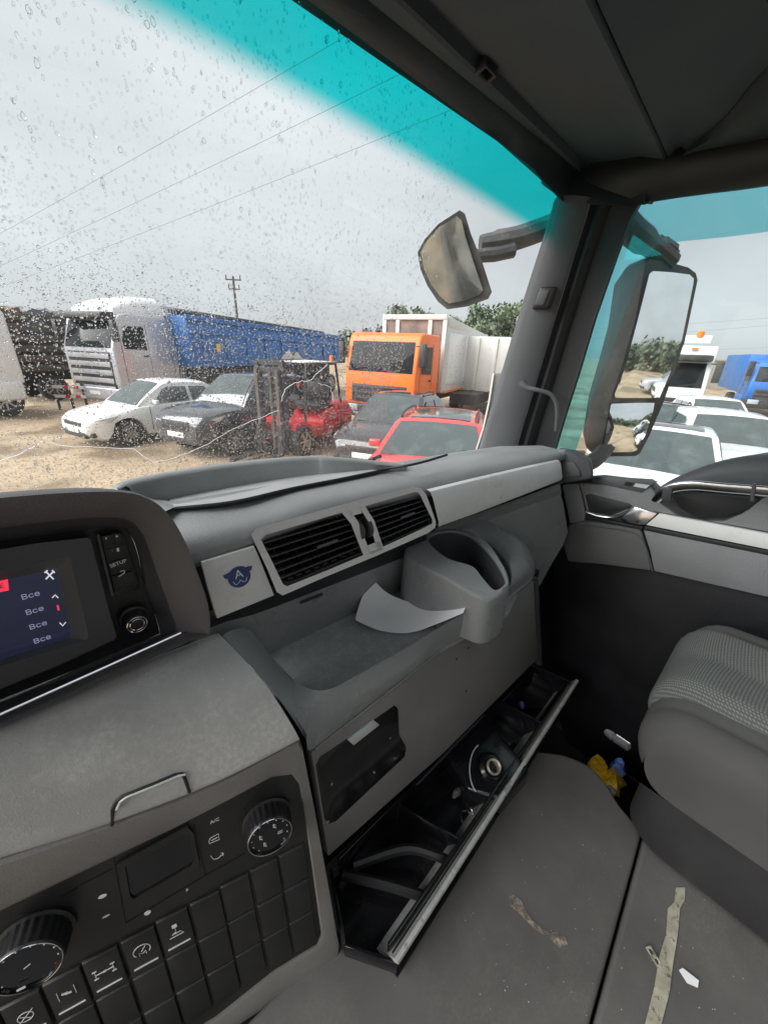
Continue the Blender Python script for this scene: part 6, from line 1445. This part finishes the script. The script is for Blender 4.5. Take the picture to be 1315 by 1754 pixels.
# ---- utility pole and power lines
up_ = empty('utility_pole', gpos(412, 46), 0, 'thin utility pole with crossarms above the blue tipper', 'utility pole')
bz = up_.location
ht = 2.45+(588-488)/(707/(46*.93))
m = MB(); m.tube([bz, bz+V(0, 0, ht)], [.16, .11], 8); m.build('pole', M_wood, up_)
dirx = V(.8, -.6, 0)
for z, l in ((ht-.3, .75), (ht-1.1, .55)):
    m = MB(); m.obox(bz+V(0, 0, z), dirx*l, V(.05, .07, 0), V(0, 0, .05)); m.build('crossarm', M_wood, up_)
    for s in (-1, 1):
        m = MB(); m.tube([bz+V(0, 0, z)+dirx*l*s*.9, bz+V(0, 0, z+.4)+dirx*l*s*.9], .05, 6); m.build('insulator', M_dk, up_)
def cable(a, b, sag, label):
    m = MB(); pts = [a.lerp(b, k/24)+V(0, 0, -sag*4*(k/24)*(1-k/24)) for k in range(25)]
    m.tube(pts, .0095, 4); return tag(settle(m.build('power_cable', M_wire)), label, 'cable', 'power cables across the sky')
cable(at(-300, 560, d=60), at(900, -120, d=24), .3, 'uppermost of the three power cables crossing the left sky')
cable(at(-300, 590, d=60), at(1000, -30, d=24), .3, 'middle one of the three power cables crossing the left sky')
cable(at(-300, 600, d=60), at(1000, 95, d=24), .3, 'lowest of the three power cables crossing the left sky')
for k, (y0, y1, nm) in enumerate(((556, 536, 'topmost'), (573, 546, 'second'), (597, 592, 'third'))):
    cable(at(1000, y0+8, d=42), at(1500, y1-6, d=40), .1, f'{nm} cable over the white lorry in the side window')

# ---- trees, hedge, yard wall
def tree(loc, h, r, mat, label, seed, n=1500, group='trees beyond the lorries', ls=.30, low=.42):
    rnd = random.Random(seed); t_ = empty('tree', loc, 0, label, 'tree', group)
    m = MB(); m.tube([V(0, 0, 0), V(.05, .02, h*.35), V(-.1, .1, h*.62), V(0, 0, h*.85)], [r*.10, r*.075, r*.045, .03], 8)
    limbs = []
    for k in range(9):
        a = rnd.uniform(0, 6.28); z = h*rnd.uniform(.30, .62); e = V(math.cos(a)*r*rnd.uniform(.5, .9), math.sin(a)*r*rnd.uniform(.5, .9), h*rnd.uniform(.55, .9)); limbs.append(e)
        m.tube([V(0, 0, z), V(e.x*.5, e.y*.5, (z+e.z)/2+.2), e], [r*.04, r*.025, .02], 5)
    m.build('trunk', M_trunk, t_, world=False)
    verts, faces, mi_ = [], [], []
    cl = [(e, rnd.uniform(.28, .5)*r) for e in limbs] + [(V(rnd.uniform(-.6, .6)*r, rnd.uniform(-.6, .6)*r, h*rnd.uniform(low, .95)), rnd.uniform(.22, .42)*r) for _ in range(14 if low > .3 else 30)]
    for k in range(n):
        c, cr = rnd.choice(cl); q = V(rnd.gauss(0, 1), rnd.gauss(0, 1), rnd.gauss(0, .8)); q = q.normalized()*cr*rnd.uniform(.45, 1.08)
        p = c+q; nn = (q.normalized()+V(rnd.uniform(-.8, .8), rnd.uniform(-.8, .8), rnd.uniform(-.3, 1))).normalized(); e = nn.orthogonal().normalized(); f = nn.cross(e); s = ls*rnd.uniform(.6, 1.4)
        b0 = len(verts); verts += [p-e*s*.5, p+f*s*.28, p+e*s*.6, p-f*s*.28]; faces.append((b0, b0+1, b0+2, b0+3)); mi_.append(0 if rnd.random() < .72 else 1)
    me = bpy.data.meshes.new('crown'); me.from_pydata(verts, [], faces); me.materials.append(mat); me.materials.append(M_leaf[1]); me.polygons.foreach_set('material_index', mi_)
    o = bpy.data.objects.new('crown', me); col.objects.link(o); o.parent = t_
    return t_
tr = [(608, 50, 4.3, 2.2, 2, 'low pale bush just left of the refuse body'), (648, 52, 5.0, 2.4, 2, 'grey-green bush rising behind the refuse hopper'), (700, 55, 7.6, 3.4, 2, 'grey-green tree with loose top behind the refuse lorry'), (752, 60, 6.6, 3.0, 0, 'lower green tree under the front mirror'), (800, 58, 7.0, 3.0, 0, 'green tree right below the front mirror'), (838, 56, 8.6, 3.3, 0, 'tallest green tree beside the pillar'), (872, 58, 8.8, 3.0, 0, 'green tree half hidden by the pillar'), (905, 60, 8.0, 3.2, 1, 'dark tree behind the windscreen pillar')]
for k, (px, d, h, r, mi_, lb) in enumerate(tr): tree(gpos(px, d), h, r, M_leaf[mi_], lb, 20+k, n=1500, ls=.55)
wl = empty('yard_wall', gpos(1290, 48), 0, 'tan rendered yard wall beyond the blue lorry', 'wall')
a, b = gpos(1180, 50), gpos(1420, 60); dd = (b-a).normalized(); nn = V(-dd.y, dd.x, 0)*.15
m = MB(); m.hexa([a-nn, b-nn, b+nn, a+nn], [p+V(0, 0, 2.6) for p in (a-nn, b-nn, b+nn, a+nn)]); m.build('wall_face', M_wall_tan, wl)
m = MB(); m.hexa([p+V(0, 0, 2.602) for p in (a-nn*1.5, b-nn*1.5, b+nn*1.5, a+nn*1.5)], [p+V(0, 0, 2.72) for p in (a-nn*1.5, b-nn*1.5, b+nn*1.5, a+nn*1.5)]); m.build('coping', M_wall_tan, wl)
# what the side mirror looks back on: bushes, a few cars, a blue drum truck
for k, (x, y, h, r) in enumerate([(-8+3.6*k, -38-(k*7 % 5), 2.9+(k*5 % 4)*.4, 2.8) for k in range(13)]):
    tree(V(x, y, 0), h, r, M_leaf[k % 3], 'broad bush in the row reflected in the side mirror', 50+k, n=1300, group='bushes reflected in the side mirror', ls=.6, low=.12)
car('white_estate', 'white car reflected at the right of the side mirror, nearer one', 'car', V(6.6, -7.0, 0), R(185), M_wpaint, L=4.4, W=1.75, H=1.47, group='cars seen in the mirror')
car('dark_estate', 'dark car reflected at the right of the side mirror', 'car', V(7.0, -10.5, 0), R(188), M_dpaint, L=4.4, W=1.75, H=1.5, group='cars seen in the mirror')
car('white_van_car', 'white car reflected in the side mirror, farther one', 'car', V(7.2, -14.0, 0), R(185), M_wpaint, L=4.4, W=1.75, H=1.6, kind='suv', group='cars seen in the mirror')
car('silver_saloon', 'silver-grey car at the end of the row reflected in the side mirror', 'car', V(7.4, -18, 0), R(186), M_spaint, group='cars seen in the mirror')
